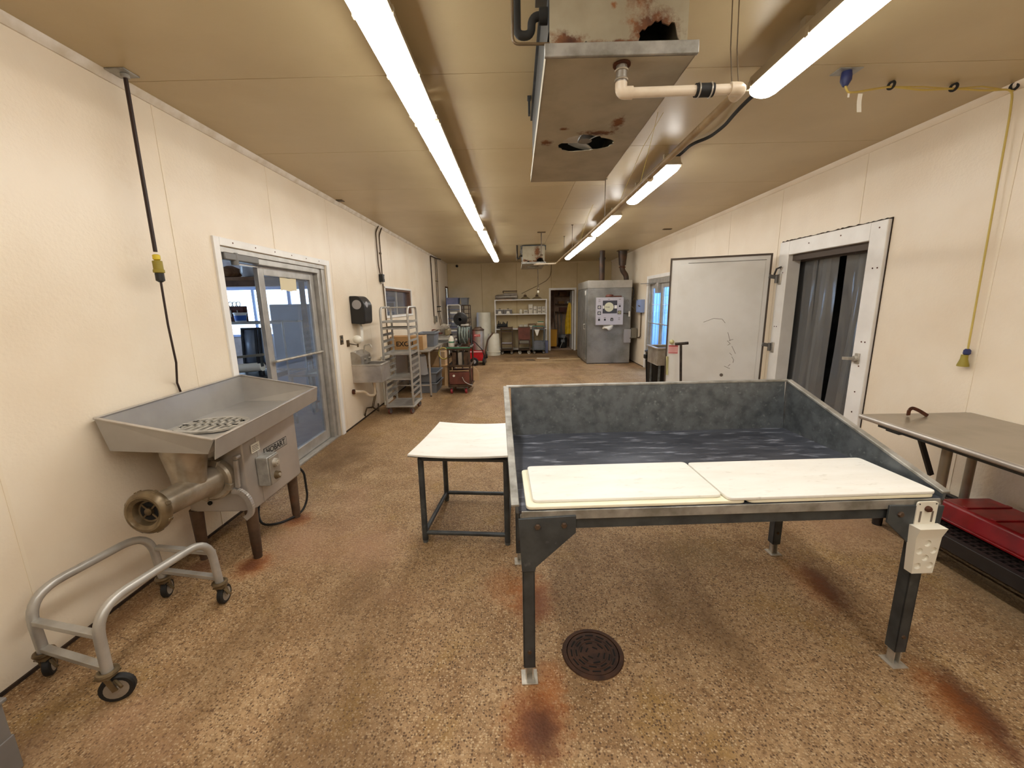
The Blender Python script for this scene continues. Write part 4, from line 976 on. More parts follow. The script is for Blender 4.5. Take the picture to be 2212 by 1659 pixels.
MB().tube(run, .018, 12).build('pipe', 'pvc_old', dp)
MB().tube(fillet([(.97,9.93,2.592),(.96,10.02,2.592),(.86,10.06,2.592),(.5,10.08,2.592)], .06, 5), .018, 12).build('pipe', 'pvc', dp)
MB().cyl((.70,10.08,2.592),(.78,10.075,2.592), .025, n=12).build('rubber_coupling', 'black_rubber', dp)
MB().tube([(.5,10.08,2.592),(.455,10.145,2.592),(.455,10.145,2.60)], .02, 10).build('elbow', 'pvc', dp)
for (y, x) in ((1.80,.86),(1.80,.885)): MB().tube([(x,y,2.52),(x-.012,y+.01,2.65),(x-.02,y+.01,2.85),(x-.02,y+.02,ZC)], .0022, 5).build('hanger_wire', 'conduit_brown', dp)
for (xa, ya, xb, yb, zb) in ((1.058,3.31,.917,3.2,2.53),(1.10,3.316,.925,3.9,2.53),(1.121,6.156,.948,6.2,2.56),(1.115,6.17,.95,6.4,2.56)):
    MB().tube([(xa,ya,ZC),((xa+xb)/2+.03,(ya+yb)/2,(ZC+zb)/2+.12),(xb,yb,zb)], .0017, 5).build('hanger_wire', 'cord_yellow', dp)
for (x, y, zb) in ((1.026,4.93,2.62),(1.03,7.69,2.60),(1.035,8.97,2.8)):
    r = MB().cyl((x,y,zb),(x,y,ZC), .005, n=6).build('hanger_rod', 'conduit_brown', dp); MB().cyl((x,y,ZC-.008),(x,y,ZC), .02, n=8).build('rod_plate', 'conduit_brown', r)
MB().tube(fillet([(.915,2.95,2.50),(.917,2.97,2.505)], .01), .021, 10).build('pipe_clamp', 'pvc_old', dp)
# dark cable from the first right fixture to the second
MB().tube(fillet([(1.52,2.70,2.95),(1.55,2.98,2.985),(1.572,3.20,2.99),(1.645,3.52,3.02),(1.63,3.74,3.02),(1.53,3.84,3.01),(1.505,4.0,2.985),(1.47,4.06,2.965)], .12, 6), .013, 10).build('light_cable', 'insulation', label='dark cable drooping between two fixtures of the right light row', cat='cable')

# ------------------------------------------------------------------ hanging cords
c = T('power_cord', (-2.24, 2.63, 3.0), 'dark power cord with yellow connector hanging from the ceiling by the left wall', 'cord')
MB().box(-2.315, 2.585, ZC-.008, -2.20, 2.69, ZC).cyl((-2.245,2.64,ZC-.03),(-2.245,2.64,ZC-.008), .022, n=12).build('ceiling_plate', 'galv_light', c, .003)
MB().tube([(-2.245,2.64,ZC-.03),(-2.248,2.638,2.6),(-2.25,2.635,2.05)], .011, 8).build('cord', 'cord_dark', c)
k = MB().lathe([(.012,2.035),(.020,2.03),(.020,2.005),(.013,2.0)], (-2.25,2.635,0), 'Z', 16).build('connector_cap', 'yellow_plug', c)
MB().lathe([(.012,2.0),(.026,1.995),(.026,1.945),(.030,1.94),(.030,1.925),(.02,1.92)], (-2.25,2.635,0), 'Z', 16).build('connector', 'olive_plug', c)
MB().lathe([(.024,1.92),(.024,1.875),(.010,1.865)], (-2.25,2.635,0), 'Z', 16).build('plug', 'black_plastic', c)
MB().tube([(-2.25,2.635,1.87),(-2.252,2.632,1.6),(-2.25,2.64,1.35),(-2.337,2.72,1.2),(-2.338,2.78,.95),(-2.335,2.85,.7),(-2.24,2.9,.5)], .0065, 8).build('lower_cord', 'cord_dark', c)
y = T('extension_cord', (3.2, 2.97, 3.0), 'yellow extension cord strung along the ceiling and down the right wall', 'cord')
MB().box(1.96, 2.77, ZC-.006, 2.10, 2.86, ZC).build('ceiling_outlet', 'galv_light', y, .002)
MB().lathe([(.026,ZC-.006),(.030,ZC-.03),(.030,ZC-.055),(.014,ZC-.085)], (2.03,2.81,0), 'Z', 14).build('plug', 'blue_plug', y)
MB().tube(fillet([(2.03,2.81,ZC-.08),(2.05,2.81,ZC-.12),(2.12,2.83,ZC-.11),(2.25,2.88,ZC-.075),(2.425,2.95,ZC-.03),(2.65,2.975,ZC-.045),(2.867,2.995,ZC-.03),(3.08,3.0,ZC-.045),(3.255,3.0,ZC-.04),(3.262,2.995,2.85),(3.262,2.975,1.94),(3.262,2.962,1.31)], .05, 4), .006, 8).build('cord', 'cord_yellow', y)
MB().tube([(2.43,2.955,ZC-.03),(2.65,2.985,ZC-.02),(2.867,3.0,ZC-.03),(3.05,3.0,ZC-.02),(3.26,3.0,ZC-.05)], .004, 6).build('second_cord', 'cord_yellow', y)
for (x, yy) in ((2.425,2.952),(2.867,2.997),(3.262,3.003)): MB().torus((x,yy,ZC-.022), (1,.2,0), .020, .008, 14, 6).build('cable_clip', 'insulation', y)
MB().lathe([(.012,1.315),(.020,1.305),(.021,1.28),(.012,1.27)], (3.258,2.96,0), 'Z', 14).build('connector_cap', 'blue_plug', y)
MB().lathe([(.019,1.272),(.021,1.24),(.032,1.20),(.033,1.188),(.024,1.186)], (3.252,2.965,0), 'Z', 14).build('connector', 'olive_plug', y)
MB().grid(lambda u, v: (2.145+.028*u+.004*v, 2.85+.004*math.sin(v*4), 2.935-.105*v), 2, 5, .001).build('paper_tag', label='white paper tag dangling from the yellow ceiling cord', cat='tag', mat='paper')
MB().grid(lambda u, v: (2.055+.012*u, 2.815, 2.93-.03*v), 2, 2, .001).build('tag_strip', 'paper', y)
cv_ = T('ceiling_vent', (2.95, 8.33, ZC), 'small dark ceiling vent near the right wall', 'vent')
MB().box(2.87, 8.29, ZC-.01, 3.03, 8.37, ZC).build('frame', 'conduit_brown', cv_)
for k in range(3): MB().box(2.88, 8.302+.024*k, ZC-.013, 3.02, 8.31+.024*k, ZC-.009).build('slat', 'gasket', cv_)
MB().box(-2.31, 5.6, ZC-.009, -2.23, 5.69, ZC-.0005).build('ceiling_plate', 'conduit_brown', label='small brown plate on the ceiling edge above the sliding door', cat='plate')

# ------------------------------------------------------------------ left wall fittings
t = T('towel_dispenser', (XL, 5.98, 1.43), 'black paper towel dispenser on the left wall above the hand sink', 'dispenser')
prof = fillet([(XL,1.445,0),(XL+.20,1.43,0),(XL+.215,1.72,0),(XL+.13,1.83,0),(XL,1.83,0)], .05, 5)
MB().prism([(p.x,p.y) for p in prof], 5.83, 6.13, 'Y').build('cover', 'black_plastic', t, .012, seg=3)
MB().lathe([(0,0),(.055,0),(.05,.006),(0,.01)], (XL+.205,5.92,1.70), 'X', 20).build('sight_window', 'box_grey', t)
MB().cyl((XL+.10,5.826,1.71),(XL+.10,5.834,1.71), .065, n=24).build('sight_disc', 'box_grey', t)
MB().grid(lambda u, v: (XL+.06+.02*v+.01*math.sin(v*5), 5.95+.10*u, 1.445-.27*v), 3, 6, .001).build('paper_towel', 'paper', t)
t = T('light_switch', (XL, 5.45, 1.2), 'small brown wall switch plate beside the sliding door', 'switch')
MB().box(XL, 5.40, 1.185, XL+.006, 5.50, 1.31).build('plate', 'bronze_dark', t, .003)
for z in (1.215, 1.265): MB().box(XL+.006, 5.43, z, XL+.010, 5.47, z+.028).build('toggle', 'black_plastic', t)
t = T('soap_dispenser', (XL, 5.72, 1.15), 'round white soap dispenser on a bracket above the hand sink', 'dispenser')
MB().sphere((XL+.10,5.74,1.225), .062, 18, 10).build('bowl', 'white_plastic', t)
MB().box(XL, 5.60, 1.14, XL+.02, 5.66, 1.23).build('bracket', 'conduit_brown', t, .004); MB().tube([(XL+.01,5.63,1.18),(XL+.10,5.72,1.15),(XL+.10,5.74,1.175)], .008, 6).cyl((XL+.10,5.74,1.12),(XL+.10,5.74,1.165),.012,n=10).build('spout', 'conduit_brown', t)
t = T('hand_sink', (XL+.2, 5.89, .6), 'stainless wall-mounted hand sink with side splash on the left wall', 'sink')
MB().box(XL+.002, 5.70, .61, XL+.42, 6.09, .63).box(XL, 5.70, .63, XL+.42, 5.712, .86).box(XL, 6.078, .63, XL+.42, 6.09, .86).box(XL+.40, 5.712, .63, XL+.42, 6.078, .86).box(XL, 5.712, .63, XL+.10, 6.078, .86).box(XL+.10,5.712,.70,XL+.40,6.078,.705).build('basin', 'stainless', t, .006)
MB().box(XL+.395,5.69,.852,XL+.43,6.10,.872).box(XL,5.69,.852,XL+.395,5.72,.872).box(XL,6.07,.852,XL+.395,6.10,.872).build('rim', 'stainless', t, .005)
MB().prism([(XL,.86),(XL+.14,.86),(XL+.14,.99),(XL+.05,1.05),(XL,1.05)], 5.70, 6.09, 'Y').build('back_splash', 'stainless_dull', t, .004)
fa = MB().tube(fillet([(XL+.10,5.95,1.02),(XL+.11,5.95,1.13),(XL+.20,5.95,1.14),(XL+.22,5.95,1.09)], .04, 6), .010, 10).build('faucet', 'zinc', t)
MB().box(XL+.02, 5.72, 1.045, XL+.06, 5.76, 1.052).build('sticker', 'paper', t)
for y in (5.85, 6.02): MB().cyl((XL+.14,y,.93),(XL+.17,y,.93), .018, n=10).build('tap', 'zinc', t)
tr = MB().cyl((XL+.22,5.93,.40),(XL+.22,5.93,.61), .020, n=12).tube(fillet([(XL+.22,5.93,.47),(XL+.22,5.93,.38),(XL+.15,5.86,.38),(XL+.12,5.80,.46),(XL+.03,5.66,.49)], .05, 5), .021, 12).build('drain_trap', 'pvc', t)
MB().cyl((XL+.002,5.65,.49),(XL+.03,5.65,.49), .035, n=14).build('escutcheon', 'rust', tr)
for k, y in enumerate((5.96, 6.03)): MB().tube([(XL+.18,y,.62),(XL+.2,y+.02,.40),(XL+.10,y+.12,.15),(XL+.04,y+.25,.10)], .007, 6).build('supply_hose', 'conduit_brown', t)
MB().tube([(XL+.0,6.02,.03),(XL+.04,5.95,.10),(XL+.05,6.0,.16),(XL+.06,6.2,.12),(XL+.1,6.35,.02),(XL+.05,6.5,.10),(XL+.02,6.6,.05)], .012, 7).build('floor_pipe', 'conduit_brown', label='bent brown pipe at the wall base below the hand sink', cat='pipe')
def conduit(pts, r, label, parts=(), mat='conduit_brown'):
    t = T('wall_conduit', pts[0], label, 'conduit')
    MB().tube(fillet(pts, .05, 4), r, 8).build('pipe', mat, t)
    for p in parts: p(t)
    return t
xc = XL+.02
conduit([(xc,7.34,ZC-.002),(xc,7.15,2.89),(xc,7.16,2.37),(xc,7.22,2.22)], .011, 'left one of two brown conduits above the black wall box')
conduit([(xc,7.51,ZC-.002),(xc,7.32,2.87),(xc,7.32,2.1),(xc,7.36,1.55),(xc,7.37,.4)], .011, 'right one of two brown conduits on the left wall, running behind the sheet pan rack', [lambda t: MB().box(XL,7.30,2.56,XL+.03,7.345,2.59).build('strap','conduit_brown',t)])
t = T('wall_box', (XL, 7.24, 2.08), 'small black switch box on the conduits of the left wall', 'switch box')
MB().box(XL, 7.19, 2.09, XL+.07, 7.29, 2.22).build('box', 'black_plastic', t, .005); MB().cyl((XL+.03,7.24,2.06),(XL+.03,7.24,2.09), .022, n=12).build('fitting', 'zinc', t); MB().box(XL+.07,7.25,2.14,XL+.073,7.28,2.19).build('toggle', 'zinc', t)
conduit([(xc+.1,12.6,3.0),(xc+.02,12.3,3.005),(xc,11.62,3.0),(xc,11.65,2.4),(xc,11.70,1.36)], .016, 'thick dark conduit on the left wall leading down to a grey outlet box', mat='gasket')
t = T('outlet_box', (XL, 11.85, 1.2), 'grey metal outlet box on the left wall below the thick conduit', 'outlet')
MB().box(XL, 11.70, 1.18, XL+.06, 11.95, 1.36).build('box', 'box_tan', t, .006)
for z in (1.23, 1.30): MB().cyl((XL+.06,11.82,z),(XL+.063,11.82,z), .02, n=12).build('socket', 'ink', t)
for k, y in enumerate((12.28, 12.50)):
    t = conduit([(xc,y,ZC-.002),(xc,y,1.5),(xc+.02,y,1.35),(xc+.05,y+.05,1.1),(xc+.05,y+.2,.6),(xc+.03,y+.3,.05)], .010, ('nearer' if k == 0 else 'farther')+' thin water pipe of the pair near the far left corner')
    for z in (1.62, 1.48): MB().cyl((xc,y-.04,z),(xc,y+.04,z), .016, n=8).cyl((xc,y,z),(xc+.06,y,z), .014, n=8).build('valve', 'black_plastic', t)
    MB().box(XL,y-.03,2.35,XL+.035,y+.03,2.37).build('strap', 'conduit_brown', t)

# ------------------------------------------------------------------ containers
def bin_(name, cx, cy, z0, lx, ly, h, mat, label, cat='bin', group=None, taper=.88, rim=.018, rz=0.):
    """open tapered plastic container with a rolled rim"""
    t = T(name, (cx, cy, z0), label, cat, group, rz=rz)
    hx, hy = lx/2, ly/2
    def ring(k, z, ins=0): return [(-hx*k+ins,-hy*k+ins,z),(hx*k-ins,-hy*k+ins,z),(hx*k-ins,hy*k-ins,z),(-hx*k+ins,hy*k-ins,z)]
    vs = ring(taper,0)+ring(1,h)+ring(1,h,.008)+ring(taper,.008,.008)
    fs = [(0,3,2,1),(12,13,14,15)]
    for i in range(4):
        j = (i+1) % 4; fs += [(i,j,4+j,4+i),(4+i,4+j,8+j,8+i),(8+i,8+j,12+j,12+i)]
    MB().add(vs, fs).build('shell', mat, t, .006, w=0)
    m = MB(); o = rim
    m.box(-hx-o,-hy-o,h-.02,hx+o,-hy+.002,h+.004).box(-hx-o,hy-.002,h-.02,hx+o,hy+o,h+.004).box(-hx-o,-hy+.002,h-.02,-hx+.002,hy-.002,h+.004).box(hx-.002,-hy+.002,h-.02,hx+o,hy-.002,h+.004)
    m.build('rim', mat, t, .004, w=0)
    return t
def carton(cx, cy, z0, lx, ly, h, mat, label, group=None, tape=True, rz=0., printed=0):
    t = T('carton', (cx, cy, z0), label, 'box', group, rz=rz)
    MB().box(-lx/2,-ly/2,0,lx/2,ly/2,h).build('box', mat, t, .003, w=0)
    MB().box(-lx/2+.002,-ly/2+.002,h,-.001,ly/2-.002,h+.003).build('flap', mat, t, w=0); MB().box(.001,-ly/2+.002,h,lx/2-.002,ly/2-.002,h+.003).build('flap', mat, t, w=0)
    for k in range(printed): MB().box(-lx*.3,-ly/2-.001,h*(.55+.14*k),lx*.3,-ly/2,h*(.55+.14*k)+.012).build('print', 'ink_soft', t, w=0)
    return t

# ------------------------------------------------------------------ sheet pan rack
r = T('pan_rack', (-1.85, 6.42, 0), 'tall aluminium sheet pan rack on casters beside the hand sink', 'rack')
rx0, rx1, ry0, ry1, zt = -2.045, -1.635, 6.19, 6.72, 1.66
for x in (rx0, rx1):
    MB().tube(fillet([(x,ry0,.14),(x,ry0,zt),(x,ry1,zt),(x,ry1,.14)], .10, 6), .017, 10).build('upright', 'alu', r)
MB().tube([(rx0,ry1-.10,zt-.004),(rx1,ry1-.10,zt-.004)], .010, 8).build('top_bar', 'alu', r)
bs = MB().box(rx0-.02, ry0-.02, .115, rx1+.02, ry1+.02, .14).build('base_tray', 'alu', r, .006)
for k in range(13):
    z = .25+.098*k
    for x, s in ((rx0,1),(rx1,-1)): MB().box(min(x,x+s*.035), ry0, z, max(x,x+s*.035), ry1, z+.004).box(x-.004, ry0, z, x+.004, ry1, z+.035).build('runner', 'alu', r)
for (x, y) in ((rx0+.03,ry0+.03),(rx1-.03,ry0+.03),(rx0+.03,ry1-.03),(rx1-.03,ry1-.03)): caster(r, x, y, .048, 1.2, .116, wheel='maroon', hub='alu_dark', fork='alu_dark', w=.028)
def tray(z, label, k=0):
    t = T('sheet_pan', ((rx0+rx1)/2, (ry0+ry1)/2, z), label, 'tray', 'sheet pans in the rack')
    w_, l_ = (rx1-rx0)/2-.010, (ry1-ry0)/2+.0
    MB().box(-w_, -l_, 0, w_, l_, .003).build('pan_floor', 'alu', t, w=0)
    MB().box(-w_,-l_,.003,w_,-l_+.004,.022).box(-w_,l_-.004,.003,w_,l_,.022).box(-w_,-l_+.004,.003,-w_+.004,l_-.004,.022).box(w_-.004,-l_+.004,.003,w_,l_-.004,.022).build('pan_rim', 'alu', t, w=0)
for z, lb in ((1.43,'topmost sheet pan in the tall aluminium rack'),(1.332,'second sheet pan from the top in the tall aluminium rack'),(.942,'middle sheet pan in the tall aluminium rack, level with the worktable'),(.550,'lowest sheet pan in the tall aluminium rack')): tray(z+.0005, lb)

# ------------------------------------------------------------------ worktable on the left and what stands on it
t = T('worktable', (-1.95, 9.1, 0), 'long stainless worktable along the left wall behind the pan rack', 'table')
tp = MB().box(-2.33, 7.30, .845, -1.575, 10.8, .875).build('table_top', 'stainless_dull', t, .006)
MB().box(-2.34, 7.30, .875, -2.325, 10.8, .95).build('upstand', 'stainless_dull', tp, .003)
for (x, y) in ((-1.61,7.40),(-2.28,7.40),(-1.61,8.45),(-2.28,8.45),(-1.61,10.6),(-2.28,10.6)):
    lg = MB().cyl((x,y,.03),(x,y,.85), .020, n=12).build('leg', 'stainless', t); MB().cyl((x,y,0),(x,y,.04), .015, n=10).build('foot', 'gasket', lg)
for a, b in (((-2.28,7.40,.22),(-1.61,7.40,.22)),((-2.28,7.40,.22),(-2.28,10.6,.22)),((-1.61,8.45,.22),(-2.28,8.45,.22))): MB().cyl(a, b, .014, n=10).build('stretcher', 'stainless', t)
bx = carton(-2.02, 7.62, .876, .60, .34, .245, 'cardboard', 'open brown cardboard box with dark lettering on the left worktable')
text('EXCEL', .12, frame_mtx(Vector((-2.04, 7.449, .985)), (1,0,0), (0,-1,0)), 'ink', bx, bold=.003)
MB().box(.300,-.17,.0,.304,.17,.255).build('end_flap', 'cardboard_pale', bx, w=0)
bin_('storage_bin', -1.78, 8.22, .876, .34, .50, .265, 'grey_bin', 'grey plastic bin on the left worktable behind the cardboard box', 'bin')
for k in range(3): 
    t = T('baking_tray', (-1.72+.02*k, 9.1+.05*k, .876+.026*k), ['bottom','middle','top'][k]+' one of the stacked trays on the left worktable', 'tray', 'stacked trays on the worktable', rz=R(-4+4*k))
    MB().box(-.24,-.34,0,.24,.34,.003).box(-.25,-.35,.018,.25,-.34,.022).box(-.25,.34,.018,.25,.35,.022).box(-.25,-.34,.003,-.24,.34,.022).box(.24,-.34,.003,.25,.34,.022).build('pan', 'alu', t, w=0)
for k, (z, nm) in enumerate(((0,'bottom'),(.205,'upper'))): bin_('tote', -1.80, 8.0, z, .50, .62, .20, 'grey_bin', nm+' grey tote of the stack under the left worktable', 'tote', 'grey totes under the worktable', taper=.9)
MB().grid(lambda u, v: (-2.0+.26*u, 7.56+.03*math.sin(u*6)+.1*v, .80-.36*v-.02*math.sin(u*9)), 8, 6, .12).build('plastic_liner', 'bag_plastic', label='crumpled clear plastic liner under the left worktable', cat='liner')
carton(-1.76, 8.75, .0, .55, .5, .42, 'cardboard', 'brown cardboard box on the floor under the left worktable')
carton(-1.78, 8.80, .425, .50, .42, .28, 'cardboard_pale', 'pale cardboard box stacked under the left worktable')
MB().torus((-1.50,8.30,.70), (.35,1,0), .115, .014, 26, 8).build('yellow_hose', 'cord_yellow', label='coiled yellow hose hanging at the front edge of the left worktable', cat='hose')
m = T('perforated_panel', (-2.2, 7.0, 0), 'white slotted plastic crate side leaning at the wall behind the pan rack', 'crate')
MB().box(-2.30,6.80,.80,-2.28,7.25,.84).build('rail', 'white_plastic', m)
for k in range(8): MB().box(-2.30,6.80+.06*k,.06,-2.285,6.825+.06*k,.80).build('slat', 'white_plastic', m)
MB().box(-2.30,6.80,.0,-2.28,7.25,.06).build('rail', 'white_plastic', m)
MB().box(-2.284,6.80,.40,-2.274,7.25,.44).build('rail', 'white_plastic', m)

# slicer at the far end of the worktable
s = T('meat_slicer', (-1.75, 9.95, .876), 'grey meat slicer with feed chute at the far end of the left worktable', 'slicer')
MB().box(-2.05,9.75,.876,-1.62,10.25,.95).build('base', 'stainless_dull', s, .02)
MB().box(-1.72,9.80,.95,-1.62,10.15,1.10).build('motor_housing', 'tan_metal', s, .02)
MB().bar((-2.0,9.85,1.06),(-1.60,9.85,1.20), .30, .025).build('chute', 'stainless', s, .005)
MB().box(-2.03,9.78,.98,-1.80,9.98,1.02).box(-2.03,9.78,1.06,-1.90,9.98,1.10).box(-2.03,9.78,1.02,-2.0,9.98,1.06).build('carriage', 'maroon', s, .004)
MB().lathe([(0,-.012),(.13,-.010),(.135,0),(.13,.010),(0,.012)], (-1.78,10.16,1.08), 'Y', 28).build('blade', 'zinc', s)
fn = T('exhaust_fan', (-1.30, 9.6, 0), 'round black drum fan on a pedestal behind the hose reel', 'fan')
MB().lathe([(.13,-.10),(.155,-.09),(.16,.08),(.15,.10)], (-1.30,9.6,1.34), 'Y', 30).build('drum', 'black_plastic', fn)
for r_ in (.04,.075,.11,.145): MB().torus((-1.30,9.495,1.34), (0,1,0), r_, .003, 26, 5).build('guard_ring', 'black_plastic', fn)
MB().cyl((-1.30,9.5,1.34),(-1.30,9.6,1.34), .035, n=14).build('motor', 'gasket', fn)
for k in range(4):
    a0 = k*math.pi/2+.4; MB().grid(lambda u, v, a0=a0: (-1.30+(.03+.10*u)*math.cos(a0+(v-.5)*.9), 9.56+.03*(v-.5), 1.34+(.03+.10*u)*math.sin(a0+(v-.5)*.9)), 3, 4, .002).build('fan_blade', 'black_rubber', fn)
MB().cyl((-1.30,9.62,.04),(-1.30,9.62,1.19), .018, n=12).cyl((-1.30,9.62,0),(-1.30,9.62,.04), .17, .15, 20).build('pedestal', 'gasket', fn)

# ------------------------------------------------------------------ brown cart with the hose reel
c = T('utility_cart', (-1.10, 7.9, 0), 'brown metal cart on red wheels carrying the hose reel', 'cart')
x0, x1, y0, y1 = -1.315, -.875, 7.60, 8.25
for (x, y) in ((x0+.02,y0+.02),(x1-.02,y0+.02),(x0+.02,y1-.02),(x1-.02,y1-.02)): MB().box(x-.016,y-.016,.13,x+.016,y+.016,.90).build('post', 'brown_cart', c, .002)
MB().box(x1-.036,y0+.004,.9,x1-.004,y0+.036,1.02).build('post_top', 'brown_cart', c)
for z, h in ((.13,.05),(.52,.04),(.84,.05)): MB().box(x0,y0,z,x1,y1,z+.008).box(x0,y0,z,x1,y0+.01,z+h).box(x0,y1-.01,z,x1,y1,z+h).box(x0,y0+.01,z,x0+.01,y1-.01,z+h).box(x1-.01,y0+.01,z,x1,y1-.01,z+h).build('shelf', 'brown_cart', c, .002)
MB().box(x0-.006,y0-.01,.878,x1+.006,y0-.001,.895).build('edge_strip', 'green_edge', c)
MB().box(x0+.03,y0-.002,.19,x1-.03,y0+.004,.42).build('front_panel', 'maroon', c, .003)
MB().box(x0+.03,y0+.006,.44,x1-.03,y0+.012,.455).build('cross_bar', 'cardboard_pale', c)
MB().cyl((-1.20,y0-.012,.355),(-1.20,y0-.002,.355), .022, n=14).build('badge', 'white_plastic', c)
MB().tube(fillet([(-1.04,y0-.015,.33),(-1.0,y0-.03,.24),(-.90,y0-.02,.18),(-.85,y0-.01,.17)], .04, 4), .007, 6).build('cable', 'alu', c)
for (x, y) in ((-1.26,7.65),(-.98,7.65),(-1.26,8.2),(-.98,8.2)): caster(c, x, y, .05, 1.5, .13, wheel='red_wheel', hub='red_wheel', fork='alu_dark', w=.036)
carton(-1.10, 7.93, .140, .38, .56, .26, 'maroon', 'dark red crate on the bottom shelf of the brown cart')
bx = T('carton', (-1.08, 7.92, .0), 'flattened brown cardboard sticking out beside the brown cart', 'box')
MB().prism([(-.87,.19),(-.87,.48),(-.80,.42),(-.755,.33),(-.752,.19)], 7.96, 7.99, 'Y').prism([(-1.40,.14),(-1.38,.5),(-1.33,.5),(-1.33,.14)], 7.7, 8.2, 'Y').build('sheet', 'cardboard_pale', bx)
for k in range(3): MB().box(-1.23+.115*k, 7.64, .53, -1.15+.115*k, 7.9, .80).build('canister', 'stainless_dull' if k % 2 else 'brown_cart', group='canisters on the brown cart', label=['left','middle','right'][k]+' upright metal canister on the middle shelf of the brown cart', cat='canister', bevel=.012)
h = T('hose_reel', (-.98, 7.78, .895), 'black hose reel wound with grey-green hose on the brown cart', 'hose reel')
cz = 1.11
for x in (-1.105,-.865):
    MB().lathe([(.10,-.008),(.175,-.008),(.18,0),(.175,.008),(.10,.008)], (x,7.80,cz), 'X', 28).build('flange', 'black_plastic', h)
    MB().bar((x,7.80,cz),(x,7.70,.90), .02, .03, (1,0,0)).bar((x,7.80,cz),(x,7.92,.90), .02, .03, (1,0,0)).build('stand', 'black_plastic', h)
    MB().box(x-.02,7.64,.895,x+.02,7.98,.915).build('foot_rail', 'galv_light', h)
MB().cyl((-1.10,7.80,cz),(-.87,7.80,cz), .06, n=18).build('drum', 'gasket', h)
for k in range(9): MB().torus((-1.085+.025*k,7.80,cz), (1,.05*(-1)**k,0), .150-.006*(k%3), .014, 28, 7).build('hose_turn', 'hose_grey', h)
MB().tube([(-1.04,7.655,cz+.08),(-1.0,7.63,cz-.06),(-.96,7.66,cz-.15)], .011, 7).build('hose_end', 'hose_grey', h)
MB().box(-1.05,7.74,cz+.17,-.90,7.86,cz+.20).build('handle', 'alu', h, .006)
j = T('plastic_jug', (-1.235, 7.72, .895), 'white jug with a black cap and green band beside the hose reel', 'jug')
MB().lathe([(.05,0),(.055,.01),(.055,.14),(.03,.19),(.02,.20),(.02,.22)], (-1.235,7.72,.895), 'Z', 18).build('body', 'white_plastic', j)
MB().lathe([(.024,.215),(.024,.245),(0,.247)], (-1.235,7.72,.895), 'Z', 14).build('cap', 'black_plastic', j)
MB().lathe([(.0558,.08),(.0562,.085),(.0562,.10),(.0558,.105)], (-1.235,7.72,.895), 'Z', 18).build('band', 'green_edge', j)

# ------------------------------------------------------------------ pressure washer
w = T('pressure_washer', (-1.08, 11.4, 0), 'red pressure washer with a stainless burner drum', 'pressure washer')
MB().prism([(-1.30,.16),(-.94,.12),(-.925,.40),(-1.30,.42)], 11.18, 11.75, 'Y').build('chassis', 'red_paint', w, .02)
MB().box(-1.29,11.172,.37,-.94,11.178,.405).build('decal_stripe', 'pink_label', w)
MB().box(-1.31,11.18,.42,-1.22,11.6,.98).build('tower', 'red_paint', w, .02)
dr = MB().lathe([(.165,.42),(.165,.96)], (-1.07,11.42,0), 'Z', 30).build('drum', 'stainless', w)
MB().lathe([(.172,.955),(.172,.985),(.10,1.03),(.10,1.05),(0,1.05)], (-1.07,11.42,0), 'Z', 30).build('drum_lid', 'rusty_leg', w)
MB().box(-1.17,11.249,.80,-1.00,11.254,.86).build('badge', 'red_paint', w)
text('HOTSY', .05, frame_mtx((-1.085,11.2485,.83), (1,0,0), (0,-1,0)), 'white_plastic', w)
for x in (-1.20,-.92):
    for y in (11.27, 11.65):
        wh = MB().lathe([(.05,-.035),(.10,-.035),(.115,-.02),(.115,.02),(.10,.035),(.05,.035)], (x,y,.115), 'X', 22).build('wheel', 'black_rubber', w); MB().lathe([(0,-.037),(.06,-.036),(.06,.036),(0,.037)], (x,y,.115), 'X', 16).build('hub', 'box_grey', wh)
MB().lathe([(.05,-.03),(.10,-.03),(.115,-.015),(.115,.015),(.10,.03),(.05,.03)], (-1.18,11.15,.115), 'Y', 24).build('spare_wheel', 'black_rubber', w); MB().lathe([(0,-.034),(.055,-.032),(.055,.032),(0,.034)], (-1.18,11.15,.115), 'Y', 16).build('hub', 'box_grey', w)
MB().tube(fillet([(-.90,11.3,.14),(-.86,11.3,.45),(-.80,11.3,.70),(-.64,11.3,.90)], .05, 4), .022, 8).build('push_handle', 'rusty_leg', w)
MB().tube([(-1.25,11.16,.75),(-1.1,11.12,.62),(-.95,11.13,.45),(-.88,11.2,.2)], .012, 7).build('hose', 'black_rubber', w)
for k in range(4): MB().torus((-.86,11.35+.03*k,.28), (1,.2,.1*k), .10, .011, 22, 6).build('hose_coil', 'black_rubber', w)

# ------------------------------------------------------------------ white drums
def drum(name, x, y, r0, r1, h, label):
    t = T(name, (x,y,0), label, 'drum')
    MB().lathe([(0,0),(r0,0),(r0,.10),(r0-.01,.11),(r1,h-.02),(r1-.01,h),(0,h)], (x,y,0), 'Z', 30).build('body', 'white_pail', t)
    MB().lathe([(r0+.001,.10),(r0+.008,.105),(r0+.008,.125),(r0-.005,.13)], (x,y,0), 'Z', 30).build('band', 'white_pail', t)
    return t
t = drum('plastic_drum', -.755, 13.46, .22, .185, .705, 'short white upturned plastic drum in front of the tall one')
for k, x in enumerate((-.70,-.66,-.62,-.58)): MB().bar((x,13.252+.012*k,.05),(x,13.252+.012*k,.085), .008, .003, (0,1,0)).build('print', 'ink', t)
drum('plastic_drum', -1.11, 14.05, .27, .235, 1.39, 'tall white plastic drum against the back wall')

